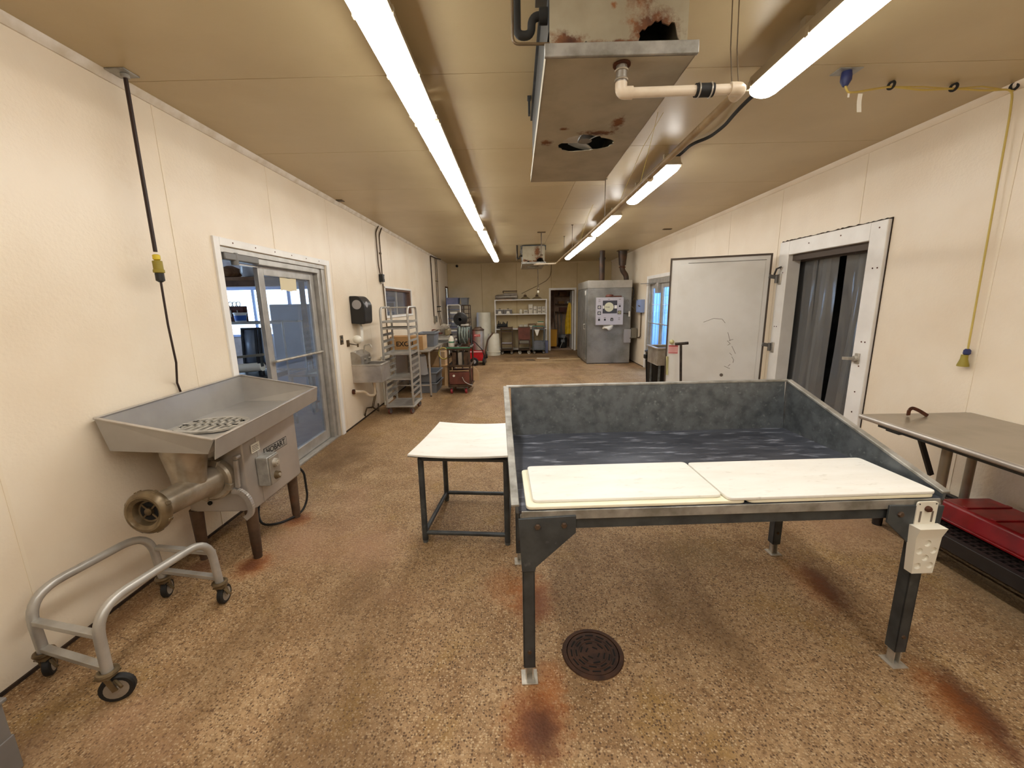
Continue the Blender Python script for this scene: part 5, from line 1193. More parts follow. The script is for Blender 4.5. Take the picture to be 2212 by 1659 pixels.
# ------------------------------------------------------------------ racks and bins in the far left corner
r = T('rolling_rack', (-1.95, 13.2, 0), 'white tubular rolling rack in the far left corner', 'rack')
for y in (12.95, 13.45): MB().tube(fillet([(-2.16,y,.1),(-2.16,y,1.66),(-1.75,y,1.66),(-1.75,y,.1)], .07, 6), .017, 10).build('end_frame', 'white_frame', r)
for k in range(10):
    z = .25+.14*k; MB().box(-2.16,12.95,z,-1.75,13.45,z+.012).build('shelf', 'grey_bin_blue', r)
for (x,y) in ((-2.16,12.95),(-1.75,12.95),(-2.16,13.45),(-1.75,13.45)): caster(r, x, y, .045, 1.0, .105)
for k in range(5): MB().box(-2.08+.04*(k%2),13.0,.265+.28*k,-1.86,13.4,.33+.28*k).build('tray_stack', 'white_plastic', label='white tray pile on the '+['lowest','third','fifth','seventh','ninth'][k]+' shelf of the white rolling rack', cat='trays', group='white trays on the rolling rack', bevel=.008)
r = T('rolling_rack', (-1.6, 13.35, 0), 'dark brown metal rack in the far left corner, right of the white rack', 'rack')
for y in (13.1, 13.6): MB().tube(fillet([(-1.72,y,.02),(-1.72,y,1.64),(-1.50,y,1.64),(-1.50,y,.02)], .02, 3), .014, 8).build('end_frame', 'rusty_leg', r)
for k in range(10): MB().box(-1.72,13.1,.25+.14*k,-1.50,13.6,.265+.14*k).build('shelf', 'brown_cart', r)
bin_('storage_bin', -1.99, 13.2, 1.678, .36, .5, .20, 'grey_bin_blue', 'bluish grey bin on top of the white rolling rack', taper=.92)
bin_('storage_bin', -1.640, 13.35, 1.656, .21, .5, .22, 'grey_bin', 'dark grey bin on top of the brown metal rack', taper=.86)

# ------------------------------------------------------------------ white shelf unit on the back wall
u = T('shelf_unit', (.16, 14.25, 0), 'white steel shelf unit against the back wall', 'shelf')
for x in (-.73, 1.02):
    for y in (14.06, 14.42): MB().box(x, y-.015, 0, x+.035, y+.015, 1.79).build('post', 'white_frame', u, .002)
for z in (1.77, 1.29, .79, .10): MB().box(-.73, 14.04, z, 1.055, 14.435, z+.035).build('shelf', 'white_frame', u, .003)
def bx_(x0, x1, z0, z1, mat, label, cat='box', y0=14.10, y1=14.32, group=None, printed=True):
    t = T('box', ((x0+x1)/2, (y0+y1)/2, z0), label, cat, group)
    MB().box(x0,y0,z0,x1,y1,z1).build('carton', mat, t, .003)
    MB().box(x0,y0-.001,z1-.02,x1,y0+.0,z1-.016).build('lid_line', 'ink_soft', t)
    if printed: MB().box(x0+.02,y0-.001,(z0+z1)/2-.01,x1-.02,y0,(z0+z1)/2+.012).build('print', 'ink_soft', t)
SG = 'white boxes on the middle shelf'
for i, (x0, x1, z1) in enumerate(((.43,.57,1.635),(.59,.71,1.565))): bx_(x0, x1, 1.326, z1, 'cardboard_white', ['tallest white box on the middle shelf of the white unit','second tallest white box on the middle shelf, right of the tallest'][i], group=SG)
for i, (x0, x1) in enumerate(((.73,.87),(.885,1.0))):
    for j in range(2): bx_(x0, x1, 1.326+.115*j, 1.438+.115*j, 'cardboard_white', ('lower' if j == 0 else 'upper')+' small white box, '+('second' if i == 0 else 'first')+' stack from the right on the middle shelf', group=SG)
bx_(.26, .40, 1.326, 1.45, 'cardboard_white', 'short pinkish white box left of the tallest box on the middle shelf', group=SG)
t = T('white_jar', (.165,14.15,1.326), 'small round white jar on the middle shelf of the white unit', 'jar'); MB().lathe([(.05,0),(.055,.01),(.055,.11),(.04,.13),(.045,.135),(.045,.15),(0,.15)], (.165,14.15,1.326), 'Z', 18).build('body', 'white_pail', t); MB().lathe([(.047,.135),(.047,.152),(0,.153)], (.165,14.15,1.326), 'Z', 18).build('lid', 'cardboard_white', t)
for i, (x0, x1) in enumerate(((-.69,-.425),(-.41,-.135))):
    t = T('dark_carton', ((x0+x1)/2,14.2,1.326), ('left' if i == 0 else 'right')+' grey carton with a white patch at the left of the middle shelf', 'box', 'grey cartons on the middle shelf')
    MB().box(x0,14.08,1.326,x1,14.32,1.47).build('carton', 'grey_cabinet', t, .003); MB().box(x0,14.075,1.466,x1,14.325,1.482).build('lid', 'cardboard_white', t)
    cxm = (x0+x1)/2; MB().prism([(cxm-.07,1.335),(cxm+.07,1.335),(cxm+.05,1.37),(cxm+.045,1.42),(cxm-.045,1.42),(cxm-.05,1.37)], 14.078, 14.08, 'Y').build('white_patch', 'paper', t)
    MB().lathe([(.04,1.482),(.03,1.50),(0,1.51)], (cxm,14.16,0), 'Z', 12).build('knob', 'gasket', t)
t = T('steel_trough', (-.33,14.2,1.806), 'long grey metal trough lying on top of the white shelf unit', 'trough')
MB().lathe([(.0,-.71),(.05,-.70),(.075,-.64),(.085,.04),(.07,.06),(0,.06)], (0,14.2,1.895), 'X', 20).build('tube', 'stainless_dull', t)
MB().box(-.42,14.12,1.955,.05,14.28,2.01).build('hopper', 'stainless_dull', t, .02); MB().tube(fillet([(-.42,14.2,2.02),(-.44,14.2,2.09),(-.36,14.2,2.085),(.05,14.2,2.085)], .03, 4), .016, 8).build('handle', 'rusty_leg', t)
MB().box(-.65,14.12,1.806,-.15,14.28,1.83).build('saddle', 'wood_plank', t)
for i, x in enumerate((.32,.72)):
    t = T('lamp_shade', (x,14.18,1.806), ('left' if i == 0 else 'right')+' old metal pendant lamp lying on top of the white shelf unit', 'lamp', 'old lamps on the shelf unit')
    MB().lathe([(.165,0),(.17,.012),(.12,.05),(.06,.085),(.04,.09)], (x,14.18,1.806), 'Z', 26).build('shade', 'tan_metal', t)
    MB().lathe([(.045,.085),(.05,.10),(.05,.13),(.02,.15),(0,.15)], (x,14.18,1.806), 'Z', 16).build('socket', 'rusty_leg', t); MB().torus((x,14.18,1.806+.165), (0,1,0), .02, .005, 14, 6).build('hook', 'rusty_leg', t)
    MB().lathe([(.10,-.0),(.168,.0),(.168,.006),(.10,.006)], (x,14.18,1.806), 'Z', 26).build('lower_rim', 'smoke_top', t)
t = T('machine_part', (-.47,14.2,.826), 'heap-shaped black machine part on the low shelf of the white unit', 'machine part')
MB().box(-.68,14.10,.826,-.28,14.34,.90).box(-.66,14.12,.90,-.30,14.32,.985).build('base', 'black_plastic', t, .02)
for k, (x, hh) in enumerate(((-.62,.09),(-.55,.04),(-.46,.06),(-.40,.03),(-.32,.07))): MB().cyl((x,14.2,.97),(x+.015*(-1)**k,14.2,1.0+hh), .022, .014, 10).build('lever', 'black_plastic', t)
for i, (x0, x1) in enumerate(((.10,.23),(.26,.39))): bx_(x0, x1, .826, .945, 'cardboard_white', ('left' if i == 0 else 'right')+' low white box on the lowest visible shelf of the white unit', printed=False, group='white boxes on the low shelf')
t = T('open_crate', (.54,14.2,.826), 'brown wooden frame box on the low shelf of the white unit', 'frame'); MB().box(.41,14.12,.826,.43,14.3,.975).box(.65,14.12,.826,.67,14.3,.975).box(.43,14.12,.955,.65,14.3,.975).box(.43,14.12,.826,.65,14.3,.846).build('frame', 'wood_plank', t); MB().box(.43,14.2,.846,.65,14.21,.955).build('back', 'hdpe_yellow', t)
carton(.83, 14.2, .826, .27, .22, .16, 'cardboard_pale', 'pinkish cardboard box at the right of the low shelf'); t = T('green_packet', (.83,14.2,.99), 'pale green packets on the pinkish box of the low shelf', 'packets'); MB().box(.72,14.12,.99,.94,14.28,1.025).build('packet', 'hdpe_yellow', t, .01); MB().box(.74,14.13,1.0255,.95,14.26,1.05).build('packet', 'green_edge', t, .01)

# ------------------------------------------------------------------ three carts in front of the shelf unit
def cart3(x0, x1, label, mat, panel=None, wheel='black_rubber', hub='zinc', shelves=(.13,.33,.74,.86), y0=13.55, y1=13.98):
    c = T('utility_cart', ((x0+x1)/2, (y0+y1)/2, 0), label, 'cart', 'carts along the back wall')
    for (x, y) in ((x0,y0),(x1-.03,y0),(x0,y1-.03),(x1-.03,y1-.03)): MB().box(x,y,.11,x+.03,y+.03,.90).build('post', mat, c)
    for z in shelves: MB().box(x0+.002,y0+.002,z,x1-.002,y1-.002,z+.018).box(x0+.03,y0+.004,z+.018,x1-.03,y0+.014,z+.035).build('shelf', mat, c)
    MB().tube([(x0+.015,y0+.015,.90),(x1-.015,y0+.015,.90)], .013, 8).build('top_rail', mat, c)
    if panel: MB().box(x0+.005,y0-.006,.48,x1-.005,y0+.0,.88).build('front_panel', panel, c)
    for (x,y) in ((x0+.05,y0+.04),(x1-.05,y0+.04),(x0+.05,y1-.05),(x1-.05,y1-.05)): caster(c, x, y, .05, .4, .115, wheel=wheel, hub=hub)
    return c
cart3(-.53, -.12, 'dark metal cart left of the three in front of the white shelf unit', 'brown_cart')
cart3(.06, .46, 'dark brown panelled cart, middle one of three at the white shelf unit', 'brown_cart', 'maroon', wheel='white_plastic', hub='zinc')
cart3(.54, .95, 'grey metal cart, right one of three at the white shelf unit', 'galv', shelves=(.13,.80))
MB().box(-.49,13.58,.352,-.16,13.95,.375).build('tray', 'panel_lilac', label='pale tray on the lower shelf of the left dark cart', cat='tray', bevel=.004)
MB().box(.10,13.58,.352,.42,13.95,.46).build('tray', 'box_tan', label='grey tray on the lower shelf of the panelled brown cart', cat='tray', bevel=.01)
for k, nm in enumerate(('bottom','middle','top')): bin_('crate', .745, 13.765, .150+.088*k, .34, .38, .085, 'grey_bin', nm+' grey crate of the stack on the right grey cart', 'crate', 'crates on the grey cart', taper=.95, rim=.006)
bin_('crate', 1.02, 13.9, .0, .10, .3, .40, 'grey_bin_blue', 'tall blue-grey crate on the floor right of the grey cart', 'crate', rim=.006, taper=.95)
MB().grid(lambda u, v: (.60+.17*u*(1-.0*v)+(.085-.17*u)*v*.8, 13.5485, .815-.20*v), 3, 3, .001).build('paper_sheet', 'paper', label='white sheet of paper hanging off the front of the grey cart', cat='paper')
MB().box(.55,13.57,.9135,.92,13.93,.922).build('green_board', 'green_edge', label='green board lying on the top rail of the grey cart', cat='board')

# ------------------------------------------------------------------ smokehouse
s = T('smokehouse', (2.52, 12.0, 0), 'tall grey steel smokehouse cabinet with a control panel', 'smokehouse')
MB().box(1.93, 11.15, .02, 3.10, 12.9, 2.04).build('body', 'smoke_steel', s, .008)
MB().box(1.925, 11.145, 2.04, 3.105, 12.905, 2.24).build('top_band', 'smoke_top', s, .006)
MB().box(1.93, 11.142, .02, 1.965, 11.15, 2.04).build('corner_post', 'smoke_steel', s)
MB().box(1.90, 11.30, .10, 1.93, 12.75, 1.98).build('door_leaf', 'smoke_steel', s, .006)
hd = MB().tube(fillet([(1.90,11.36,.95),(1.86,11.36,.95),(1.86,11.36,1.08),(1.90,11.36,1.08)], .02, 3), .010, 8).build('door_handle', 'zinc', s)
MB().box(1.896,11.34,1.86,1.90,11.42,1.98).build('sticker', 'paper', s)
MB().box(1.94,11.16,0,3.09,12.88,.02).build('plinth', 'gasket', s)
cp = MB().box(2.11, 11.0, 1.06, 2.86, 11.15, 1.80).build('control_box', 'smoke_steel', s, .006)
fp = MB().box(2.125, 10.992, 1.075, 2.845, 11.0, 1.79).build('control_face', 'panel_lilac', cp, .002)
MB().box(2.30,10.984,1.375,2.68,10.992,1.71).build('recorder', 'panel_dark', cp, .006)
MB().cyl((2.465,10.984,1.54),(2.465,10.979,1.54), .122, n=36).build('chart_disc', 'chart', cp)
MB().bar((2.465,10.978,1.54),(2.36,10.978,1.545), .012, .003, (0,1,0)).cyl((2.465,10.979,1.54),(2.465,10.972,1.54), .012, n=10).build('pen_arm', 'ink_soft', cp)
MB().box(2.305,10.982,1.50,2.335,10.984,1.58).build('scale_plate', 'paper', cp); MB().box(2.605,10.982,1.50,2.675,10.984,1.585).build('scale_plate', 'paper', cp)
for (x, z, sx_, mt) in ((2.21,1.54,.045,'ink'),(2.21,1.385,.045,'ink'),(2.745,1.395,.05,'green_edge')):
    q = MB().box(x-sx_,10.986,z-sx_,x+sx_,10.992,z+sx_).build('dial_plate', 'panel_dark' if mt == 'ink' else 'box_tan', cp); k = MB().cyl((x,10.986,z),(x,10.975,z), .027, n=16).build('dial', 'paper' if mt == 'ink' else 'door_yellow', cp); MB().cyl((x,10.975,z),(x,10.968,z), .011, n=10).build('dial_centre', 'ink', cp)
for (x, z, w_) in ((2.21,1.21,.026),(2.365,1.21,.024),(2.55,1.21,.036),(2.75,1.56,.022)): MB().box(x-w_,10.984,z-w_,x+w_,10.992,z+w_).build('button', 'ink', cp, .003); MB().box(x-.03,10.991,z+.045,x+.03,10.992,z+.055).build('print', 'ink_soft', cp)
MB().box(2.535,10.982,1.195,2.565,10.984,1.215).build('readout', 'paper', cp)
for (x, z) in ((2.21,1.73),(2.75,1.74),(2.21,1.69),(2.745,1.25),(2.745,1.21),(2.46,1.745)): MB().box(x-.025,10.991,z-.006,x+.025,10.992,z+.006).build('print', 'ink_soft', cp)
MB().lathe([(.0,0),(.10,0),(.11,.02),(.09,.06),(.0,.07)], (2.50,11.10,1.80), 'Z', 18).box(2.55,11.02,1.80,2.80,11.13,1.83).build('glove_rag', 'maroon', label='dark red rag lying on top of the smokehouse control box', cat='rag')
MB().grid(lambda u, v: (2.34+.24*u, 11.06+.05*math.sin(u*5+v*3), 1.055-.10*v+.02*math.sin(u*8)), 6, 4, .03).build('cable_bundle', 'paper', s)
j = MB().box(2.905, 11.05, .58, 3.09, 11.15, .945).build('junction_box', 'box_grey', s, .005); MB().cyl((3.08,11.05,.70),(3.08,11.03,.70), .02, n=10).build('knob', 'gasket', j)
MB().box(3.105, 11.08, .70, 3.26, 11.2, .97).build('junction_box', 'box_tan', s, .005)
MB().tube(fillet([(2.88,11.08,1.62),(2.98,11.06,1.75),(3.02,11.06,1.55),(3.03,11.06,1.35)], .05, 4), .008, 7).build('cable', 'galv_light', s); MB().cyl((3.03,11.06,1.28),(3.03,11.06,1.42), .022, n=10).build('conduit_fitting', 'paper', s); MB().tube([(2.87,11.08,1.37),(3.0,11.08,1.36),(3.03,11.06,1.30)], .012, 7).build('cable', 'gasket', s)
MB().tube(fillet([(3.06,11.2,2.0),(3.14,11.2,2.05),(3.17,11.2,1.9),(3.12,11.2,1.75),(3.10,11.2,1.6)], .06, 5), .016, 8).build('cable', 'black_rubber', s)
MB().tube(fillet([(3.09,11.1,1.55),(3.12,11.0,1.5),(3.18,10.98,1.42),(3.185,10.96,1.42)], .05, 5), .009, 7).build('cable', 'conduit_brown', s); MB().tube(fillet([(3.09,11.1,1.68),(3.13,11.0,1.74),(3.16,10.95,1.74),(3.185,10.9,1.70)], .05, 5), .006, 7).build('cable', 'conduit_brown', s)
fl = MB().cyl((2.38,11.6,2.24),(2.38,11.6,2.84), .075, n=20).build('flue_pipe', 'flue', s); MB().cyl((2.38,11.6,2.82),(2.38,11.6,2.86), .09, n=20).cyl((2.38,11.6,2.86),(2.38,11.6,ZC), .07, n=20).build('flue_collar', 'flue', fl)
fl = MB().cyl((2.935,11.6,2.65),(2.935,11.6,ZC-.02), .092, .125, 22).build('vent_pipe', 'flue', s); MB().box(2.80,11.47,ZC-.02,3.07,11.73,ZC).build('vent_plate', 'conduit_brown', fl); MB().tube(fillet([(2.935,11.6,2.67),(2.935,11.6,2.52),(3.05,11.6,2.38),(3.06,11.6,2.24)], .09, 5), .07, 16).build('vent_elbow', 'flue', fl); MB().torus((2.935,11.6,2.60), (0,0,1), .078, .014, 20, 6).build('vent_band', 'rust', fl)
t = T('disconnect_box', (XR, 10.8, 1.38), 'grey electrical box coloured as if blue-lit, on the right wall beside the glass door', 'electrical box')
MB().box(XR-.10, 10.60, 1.39, XR, 11.0, 1.72).build('box', 'blue_frame_lit_box', t, .006); MB().box(XR-.11,10.62,1.41,XR-.10,10.98,1.70).build('cover', 'blue_frame_lit_box', t, .004); MB().bar((XR-.12,10.62,1.55),(XR-.12,10.75,1.57), .015, .02).build('lever', 'gasket', t)  # blue daylight falling on the grey box is put into its colour
conduit([(XR-.03,10.78,1.39),(XR-.03,10.78,.75),(XR-.03,11.05,.72)], .014, 'brown conduit dropping from the electrical box on the right wall')

# ------------------------------------------------------------------ trash can, utility sink and pole by the freezer door
t = T('trash_can', (2.70, 7.95, 0), 'round black trash can in front of the glass door on the right', 'trash can')
MB().lathe([(0,.0),(.17,.0),(.215,.70),(.22,.72),(.205,.72),(.20,.70),(.16,.02),(0,.02)], (2.75,7.95,0), 'Z', 28).build('body', 'black_plastic', t)
MB().torus((2.75,7.95,.72), (0,0,1), .222, .014, 30, 8).build('rim', 'black_plastic', t)
MB().box(2.50,7.90,.58,2.545,8.0,.66).build('handle', 'black_plastic', t, .01)
for k in range(8):
    a = 2*math.pi*k/8; MB().bar((2.75+.178*math.cos(a),7.95+.178*math.sin(a),.04),(2.75+.213*math.cos(a),7.95+.213*math.sin(a),.56), .03, .012, (math.cos(a),math.sin(a),0)).build('rib', 'black_plastic', t)
t = T('utility_sink', (2.85, 7.1, 0), 'stainless utility sink half hidden behind the open freezer door', 'sink')
x0, x1, y0, y1 = 2.46, 3.06, 7.08, 7.62
MB().box(x0,y0,.57,x1,y1,.58).box(x0,y0,.58,x1,y0+.012,.86).box(x0,y1-.012,.58,x1,y1,.86).box(x0,y0+.012,.58,x0+.012,y1-.012,.86).box(x1-.012,y0+.012,.58,x1,y1-.012,.86).build('basin', 'stainless_dull', t, .012)
MB().box(x0-.03,y0-.03,.86,x1+.03,y0+.02,.885).box(x0-.03,y1-.02,.86,x1+.03,y1+.03,.885).box(x0-.03,y0+.02,.86,x0+.02,y1-.02,.885).box(x1-.02,y0+.02,.86,x1+.03,y1-.02,.885).build('rim', 'stainless', t, .006)
for (x, y) in ((x0+.06,y0+.05),(x1-.06,y0+.05),(x0+.06,y1-.05),(x1-.06,y1-.05)): MB().cyl((x,y,0),(x,y,.57), .020, n=12).build('leg', 'galv', t)
MB().cyl((x0+.3,y0+.27,.3),(x0+.3,y0+.27,.57), .025, n=12).build('drain', 'pvc', t)
MB().tube(fillet([(x1-.05,y0+.3,.88),(x1-.05,y0+.3,1.15),(x1-.25,y0+.3,1.15),(x1-.25,y0+.3,1.05)], .05, 5), .012, 8).build('faucet', 'zinc', t)
t = T('pole_handle', (2.18, 5.33, 0), 'dark T-handled pole leaning upright by the open freezer door', 'pole')
MB().cyl((2.20,5.30,.03),(2.155,5.35,1.13), .016, n=12).build('shaft', 'handle_black', t); MB().cyl((2.085,5.365,1.128),(2.245,5.335,1.142), .019, n=12).build('grip', 'handle_black', t); MB().box(2.02,5.27,.0,2.38,5.33,.03).build('foot_blade', 'black_rubber', t, .004)

# ------------------------------------------------------------------ small things on the back wall and ceiling
t = T('pendant_cord', (.645, 12.0, 3.0), 'bare bulb on a long brown rod hanging from the ceiling near the back', 'lamp')
MB().cyl((.64,12.0,2.10),(.64,12.0,ZC), .012, n=8).build('rod', 'conduit_brown', t); MB().lathe([(.014,2.12),(.034,2.09),(.034,2.04),(.024,2.03)], (.645,12.0,0), 'Z', 14).build('socket', 'bronze_dark', t); MB().lathe([(.018,2.03),(.026,2.01),(.028,1.985),(.018,1.96),(0,1.955)], (.645,12.0,0), 'Z', 14).build('bulb', 'white_pail', t)
t = T('ceiling_rod', (.517, 8.39, 3.0), 'brown ceiling rod with a cross plate below the ceiling near the middle', 'rod')
MB().cyl((.517,8.39,2.61),(.517,8.39,ZC), .012, n=8).build('rod', 'conduit_brown', t); MB().box(.44,8.36,ZC-.012,.60,8.42,ZC).build('plate', 'conduit_brown', t); MB().box(.49,8.37,2.60,.545,8.41,2.625).build('end_nut', 'conduit_brown', t)
MB().tube([(1.23,14.44,2.95),(1.225,14.43,2.75),(1.18,14.435,2.55),(1.06,14.438,2.42),(.85,14.44,2.31),(.72,14.44,2.24),(.45,14.44,2.12),(.2,14.44,2.0)], .008, 6).build('wall_cable', 'conduit_brown', label='thin brown cable drooping across the back wall above the shelf unit', cat='cable')
t = T('wall_camera', (-2.0, YB-.03, 2.95), 'small round black camera high on the back wall at the left', 'camera')
MB().cyl((-2.0,YB,2.96),(-2.0,YB-.03,2.96), .045, n=16).build('mount', 'black_plastic', t); MB().sphere((-2.0,YB-.05,2.955), .04, 14, 8).build('dome', 'black_plastic', t)
MB().tube([(.25,12.1,.008),(.40,12.04,.008),(.55,12.0,.008),(.50,12.12,.008),(.30,12.16,.008)], .008, 6).build('floor_hose', 'gasket', label='short piece of dark hose on the floor before the carts', cat='hose')
MB().bar((.62,12.45,.008),(1.0,12.40,.008), .05, .016).build('wood_strip', 'cardboard_white', label='pale wooden strip on the floor before the grey cart', cat='strip')
MB().bar((2.10,10.98,.01),(2.48,10.92,.01), .05, .02).build('wood_strip', 'cardboard_pale', label='short wooden strip on the floor in front of the smokehouse', cat='strip')

# ------------------------------------------------------------------ closet contents
t = T('raincoat', (1.92, 15.0, .5), 'yellow raincoat hanging inside the back closet doorway', 'raincoat')
def rc(u, v):
    w_ = .03+.085*min(1, v*1.6)+.02*math.sin(u*9+v*3); return (1.925-.02*v+(u-.5)*2*w_, 14.98+.03*math.sin(u*12)*v, 1.66-1.12*v)
MB().grid(rc, 14, 12, .03).build('coat', 'yellow_coat', t, smooth=60); MB().tube([(1.93,15.0,1.66),(1.93,15.02,1.74),(1.96,15.05,1.78)], .008, 6).build('hook', 'gasket', t)
bin_('mop_bucket', 1.36, 15.05, .10, .24, .34, .60, 'yellow_bucket', 'yellow mop bucket inside the back closet', 'bucket', taper=.9)
t = T('black_tub', (1.74, 15.35, 0), 'black tub with a white lid in the back closet', 'tub'); MB().lathe([(.15,0),(.17,.38),(0,.385)], (1.74,15.35,0), 'Z', 20).build('body', 'black_plastic', t); MB().lathe([(.12,.385),(.12,.50),(0,.51)], (1.74,15.35,0), 'Z', 20).build('lid', 'grey_bin', t); MB().box(1.66,15.178,.22,1.80,15.182,.32).build('label', 'grey_bin', t)
for k, (xa, xb, yt) in enumerate(((1.58,1.46,1.35),(1.66,1.60,1.30),(1.72,1.75,1.25),(1.82,1.70,1.32),(1.62,1.80,1.2))):
    t = T('broom', (xa, 15.75+.05*k, 0), ['leftmost','second','third','fourth','rightmost'][k]+' broom handle of those standing in the back closet', 'broom', 'brooms in the closet')
    MB().cyl((xa,15.68+.06*k,.02),(xb,15.95,yt), .013, n=8).build('handle', 'broom_grey', t); MB().box(xa-.10,15.66+.06*k,0,xa+.10,15.70+.06*k,.06).build('head', 'gasket', t)
MB().cyl((1.56,14.75,.03),(1.86,15.05,.62), .011, n=8).build('stick', 'broom_grey', label='pale stick leaning across the closet floor', cat='stick')
t = T('closet_shelf', (1.8, 15.8, 1.6), 'wooden shelves with clutter on the closet wall', 'shelf')
for z in (1.60, 1.90, 1.30): MB().box(1.52,15.75,z,2.55,16.09,z+.03).build('board', 'wood_dark', t)
for k, (x, z, w_, h_, mt) in enumerate(((1.62,1.63,.22,.09,'cardboard'),(1.95,1.63,.12,.08,'white_pail'),(2.1,1.63,.12,.08,'white_pail'),(1.65,1.93,.3,.12,'wood_plank'),(2.05,1.93,.2,.14,'brick_brown'),(1.66,1.33,.34,.16,'maroon'))):
    MB().box(x,15.78,z,x+w_,16.0,z+h_).build('carton', mt, label='small '+['tan box left on the middle','white pot centre on the middle','white pot right on the middle','wooden box on the top','brown box on the top','maroon box on the lowest'][k]+' closet shelf', cat='box', bevel=.005)
MB().box(1.22,15.4,1.0,1.42,15.9,2.3).build('closet_post', 'wood_dark', label='dark wooden post inside the closet at the left', cat='post')

# ------------------------------------------------------------------ the shop beyond the sliding door
t = T('wood_loft_shelf', (-4.1, 6.2, 2.0), 'rough wooden plank shelf high up in the shop', 'shelf')
for k in range(4): MB().box(-5.6,5.85+.16*k,2.07,-3.2,6.0+.16*k,2.12).build('plank', 'wood_plank', t)
MB().box(-5.6,5.83,1.99,-3.2,5.87,2.07).build('beam', 'wood_dark', t)
for x in (-5.5,-3.3): MB().box(x-.03,6.38,0,x+.03,6.44,2.07).build('post', 'wood_dark', t)
MB().lathe([(.0,0),(.09,.01),(.12,.06),(.115,.17),(.07,.21),(.02,.22)], (-3.78,5.95,2.122), 'Z', 16).build('plastic_bag', 'bag_plastic', label='clear plastic bag on the plank shelf in the shop', cat='bag')
MB().lathe([(.0,0),(.12,.01),(.15,.05),(.12,.12),(.04,.16),(0,.16)], (-4.08,5.98,2.122), 'Z', 16).build('cloth_bundle', 'wood_plank', label='tan cloth bundle on the plank shelf in the shop', cat='bundle')
MB().torus((-4.36,5.95,2.135), (0,0,1), .10, .012, 22, 6).build('coiled_tube', 'white_pail', label='white coiled tube on the plank shelf in the shop', cat='tube')
t = T('wire_shelf', (-3.9, 6.1, 0), 'wire shelf with tools standing in the shop', 'shelf')
for (x, y) in ((-4.6,5.85),(-3.35,5.85),(-4.6,6.4),(-3.35,6.4)): MB().cyl((x,y,0),(x,y,1.48), .014, n=10).build('post', 'alu', t)
for z in (1.46, .7): 
    MB().box(-4.6,5.84,z,-3.35,5.86,z+.03).build('rail', 'alu', t); MB().box(-4.6,6.39,z,-3.35,6.41,z+.03).build('rail', 'alu', t)
    for k in range(16): MB().box(-4.6+.078*k,5.86,z+.015,-4.59+.078*k,6.39,z+.022).build('wire', 'alu', t)
t = T('bucket', (-4.03, 5.98, 1.49), 'white and blue pail on the wire shelf in the shop', 'bucket')
MB().lathe([(.07,0),(.082,.115),(.088,.12),(.088,.135),(0,.137)], (-4.03,5.98,1.491), 'Z', 20).build('pail', 'white_blue', t); MB().lathe([(.0725,.02),(.0815,.095)], (-4.03,5.98,1.491), 'Z', 20).build('band', 'blue_label', t)
t = T('tool_rack', (-4.35, 6.25, 1.49), 'reddish brown tool rack with metal rings in the shop', 'tool rack')
MB().box(-4.58,6.2,1.491,-4.12,6.3,1.72).build('back_board', 'brick_brown', t, .004)
for x in (-4.30,-4.24,-4.18): MB().torus((x,6.2,1.75), (.2,1,0), .035, .006, 18, 6).build('ring', 'stainless_dull', t)
for k in range(4): MB().cyl((-4.5+.1*k,6.19,1.56),(-4.5+.1*k,6.19,1.66), .008, n=8).build('peg', 'stainless_dull', t)
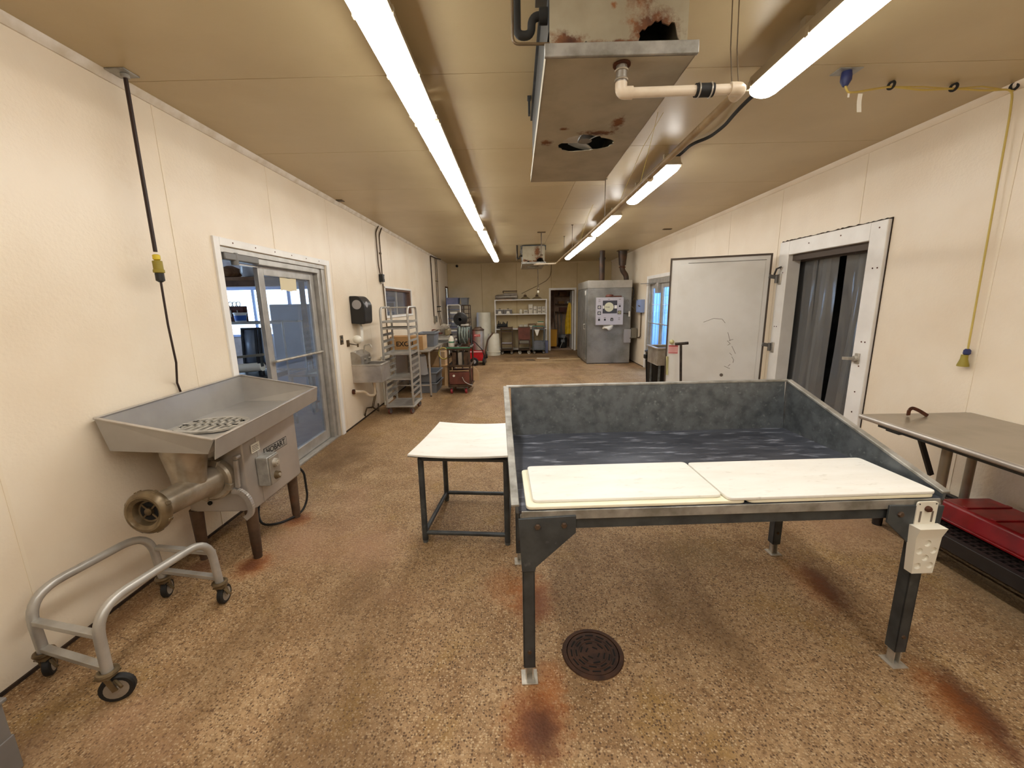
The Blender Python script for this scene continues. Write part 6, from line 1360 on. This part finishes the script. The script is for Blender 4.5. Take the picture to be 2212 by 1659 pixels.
for i, (xa, xb) in enumerate(((-3.86,-3.64),(-3.62,-3.44))):
    t = T('screen_frame', ((xa+xb)/2, 5.5, 0), ('left' if i == 0 else 'right')+' black framed glass panel leaning below the wire shelf in the shop', 'panel', 'black framed panels')
    def fb(a, b, c_, d_): return MB().add([(a,5.60+.0,c_),(b,5.60,c_),(b,5.72,d_),(a,5.72,d_),(a,5.57,c_),(b,5.57,c_),(b,5.69,d_),(a,5.69,d_)], [(0,1,2,3),(7,6,5,4),(0,4,5,1),(1,5,6,2),(2,6,7,3),(3,7,4,0)])
    for a, b, c_, d_ in ((xa,xa+.03,.0,1.42),(xb-.03,xb,.0,1.42)): fb(a,b,c_,d_).build('stile', 'black_plastic', t)
    MB().box(xa+.03,5.63,.9,xb-.03,5.68,.93).build('rail', 'black_plastic', t); MB().box(xa+.03,5.69,1.39,xb-.03,5.71,1.42).build('rail', 'black_plastic', t)
    MB().add([(xa+.03,5.66,.93),(xb-.03,5.66,.93),(xb-.03,5.70,1.39),(xa+.03,5.70,1.39)], [(0,1,2,3)]).build('glass', 'fridge', t, solid=.004)
t = T('roller_stand', (-3.4, 4.95, 0), 'white roller on a dark stand just inside the shop', 'roller')
MB().cyl((-3.62,5.0,.94),(-3.18,5.0,.97), .055, n=20).build('roller', 'white_plastic', t); MB().bar((-3.62,5.0,1.08),(-3.15,5.0,1.12), .05, .03).build('bar', 'box_tan', t)
for x in (-3.60,-3.20): MB().box(x-.02,4.97,0,x+.02,5.03,1.10).build('upright', 'black_plastic', t)
MB().box(-3.75,4.75,.80,-3.1,5.4,.86).build('bed', 'black_plastic', t, .005)
t = T('shop_fridge', (-3.75, 7.3, 0), 'large blue-grey cabinet standing in the shop behind the glass', 'cabinet')
MB().box(-4.2,7.0,.05,-2.9,7.7,1.74).build('body', 'fridge', t, .01); MB().box(-3.55,6.98,.12,-2.92,7.0,1.70).box(-4.18,6.98,.12,-3.57,7.0,1.70).build('door_skin', 'fridge', t, .004); MB().box(-3.62,6.94,.8,-3.60,6.98,1.2).build('handle', 'alu', t)
MB().box(-4.15,7.05,0,-2.95,7.65,.05).build('plinth', 'gasket', t)
t = T('shop_bench', (-3.6, 6.0, 0), 'low steel bench with a pale sheet, seen through the glass door', 'bench')
MB().box(-3.30,5.75,.70,-2.62,6.35,.73).build('top', 'stainless_dull', t, .004)
for (x,y) in ((-3.27,5.78),(-2.65,5.78),(-3.27,6.32),(-2.65,6.32)): MB().cyl((x,y,0),(x,y,.7), .018, n=10).build('leg', 'stainless_dull', t)
MB().grid(lambda u, v: (-3.05+.22*u+.06*v, 5.8+.4*v, .7325+.004*math.sin(u*4)), 4, 4, .001).build('paper_sheet', 'paper', label='white sheet lying on the steel bench behind the glass door', cat='paper')
for k in range(4): MB().cyl((-3.2+.13*k,6.2,.7305),(-3.2+.13*k,6.2,.86+.03*(k%2)), .035, .03, 12).build('tin', 'gasket' if k % 2 else 'box_grey', label=['first','second','third','fourth'][k]+' tin from the left on the steel bench behind the glass door', cat='tin', group='tins on the shop bench')
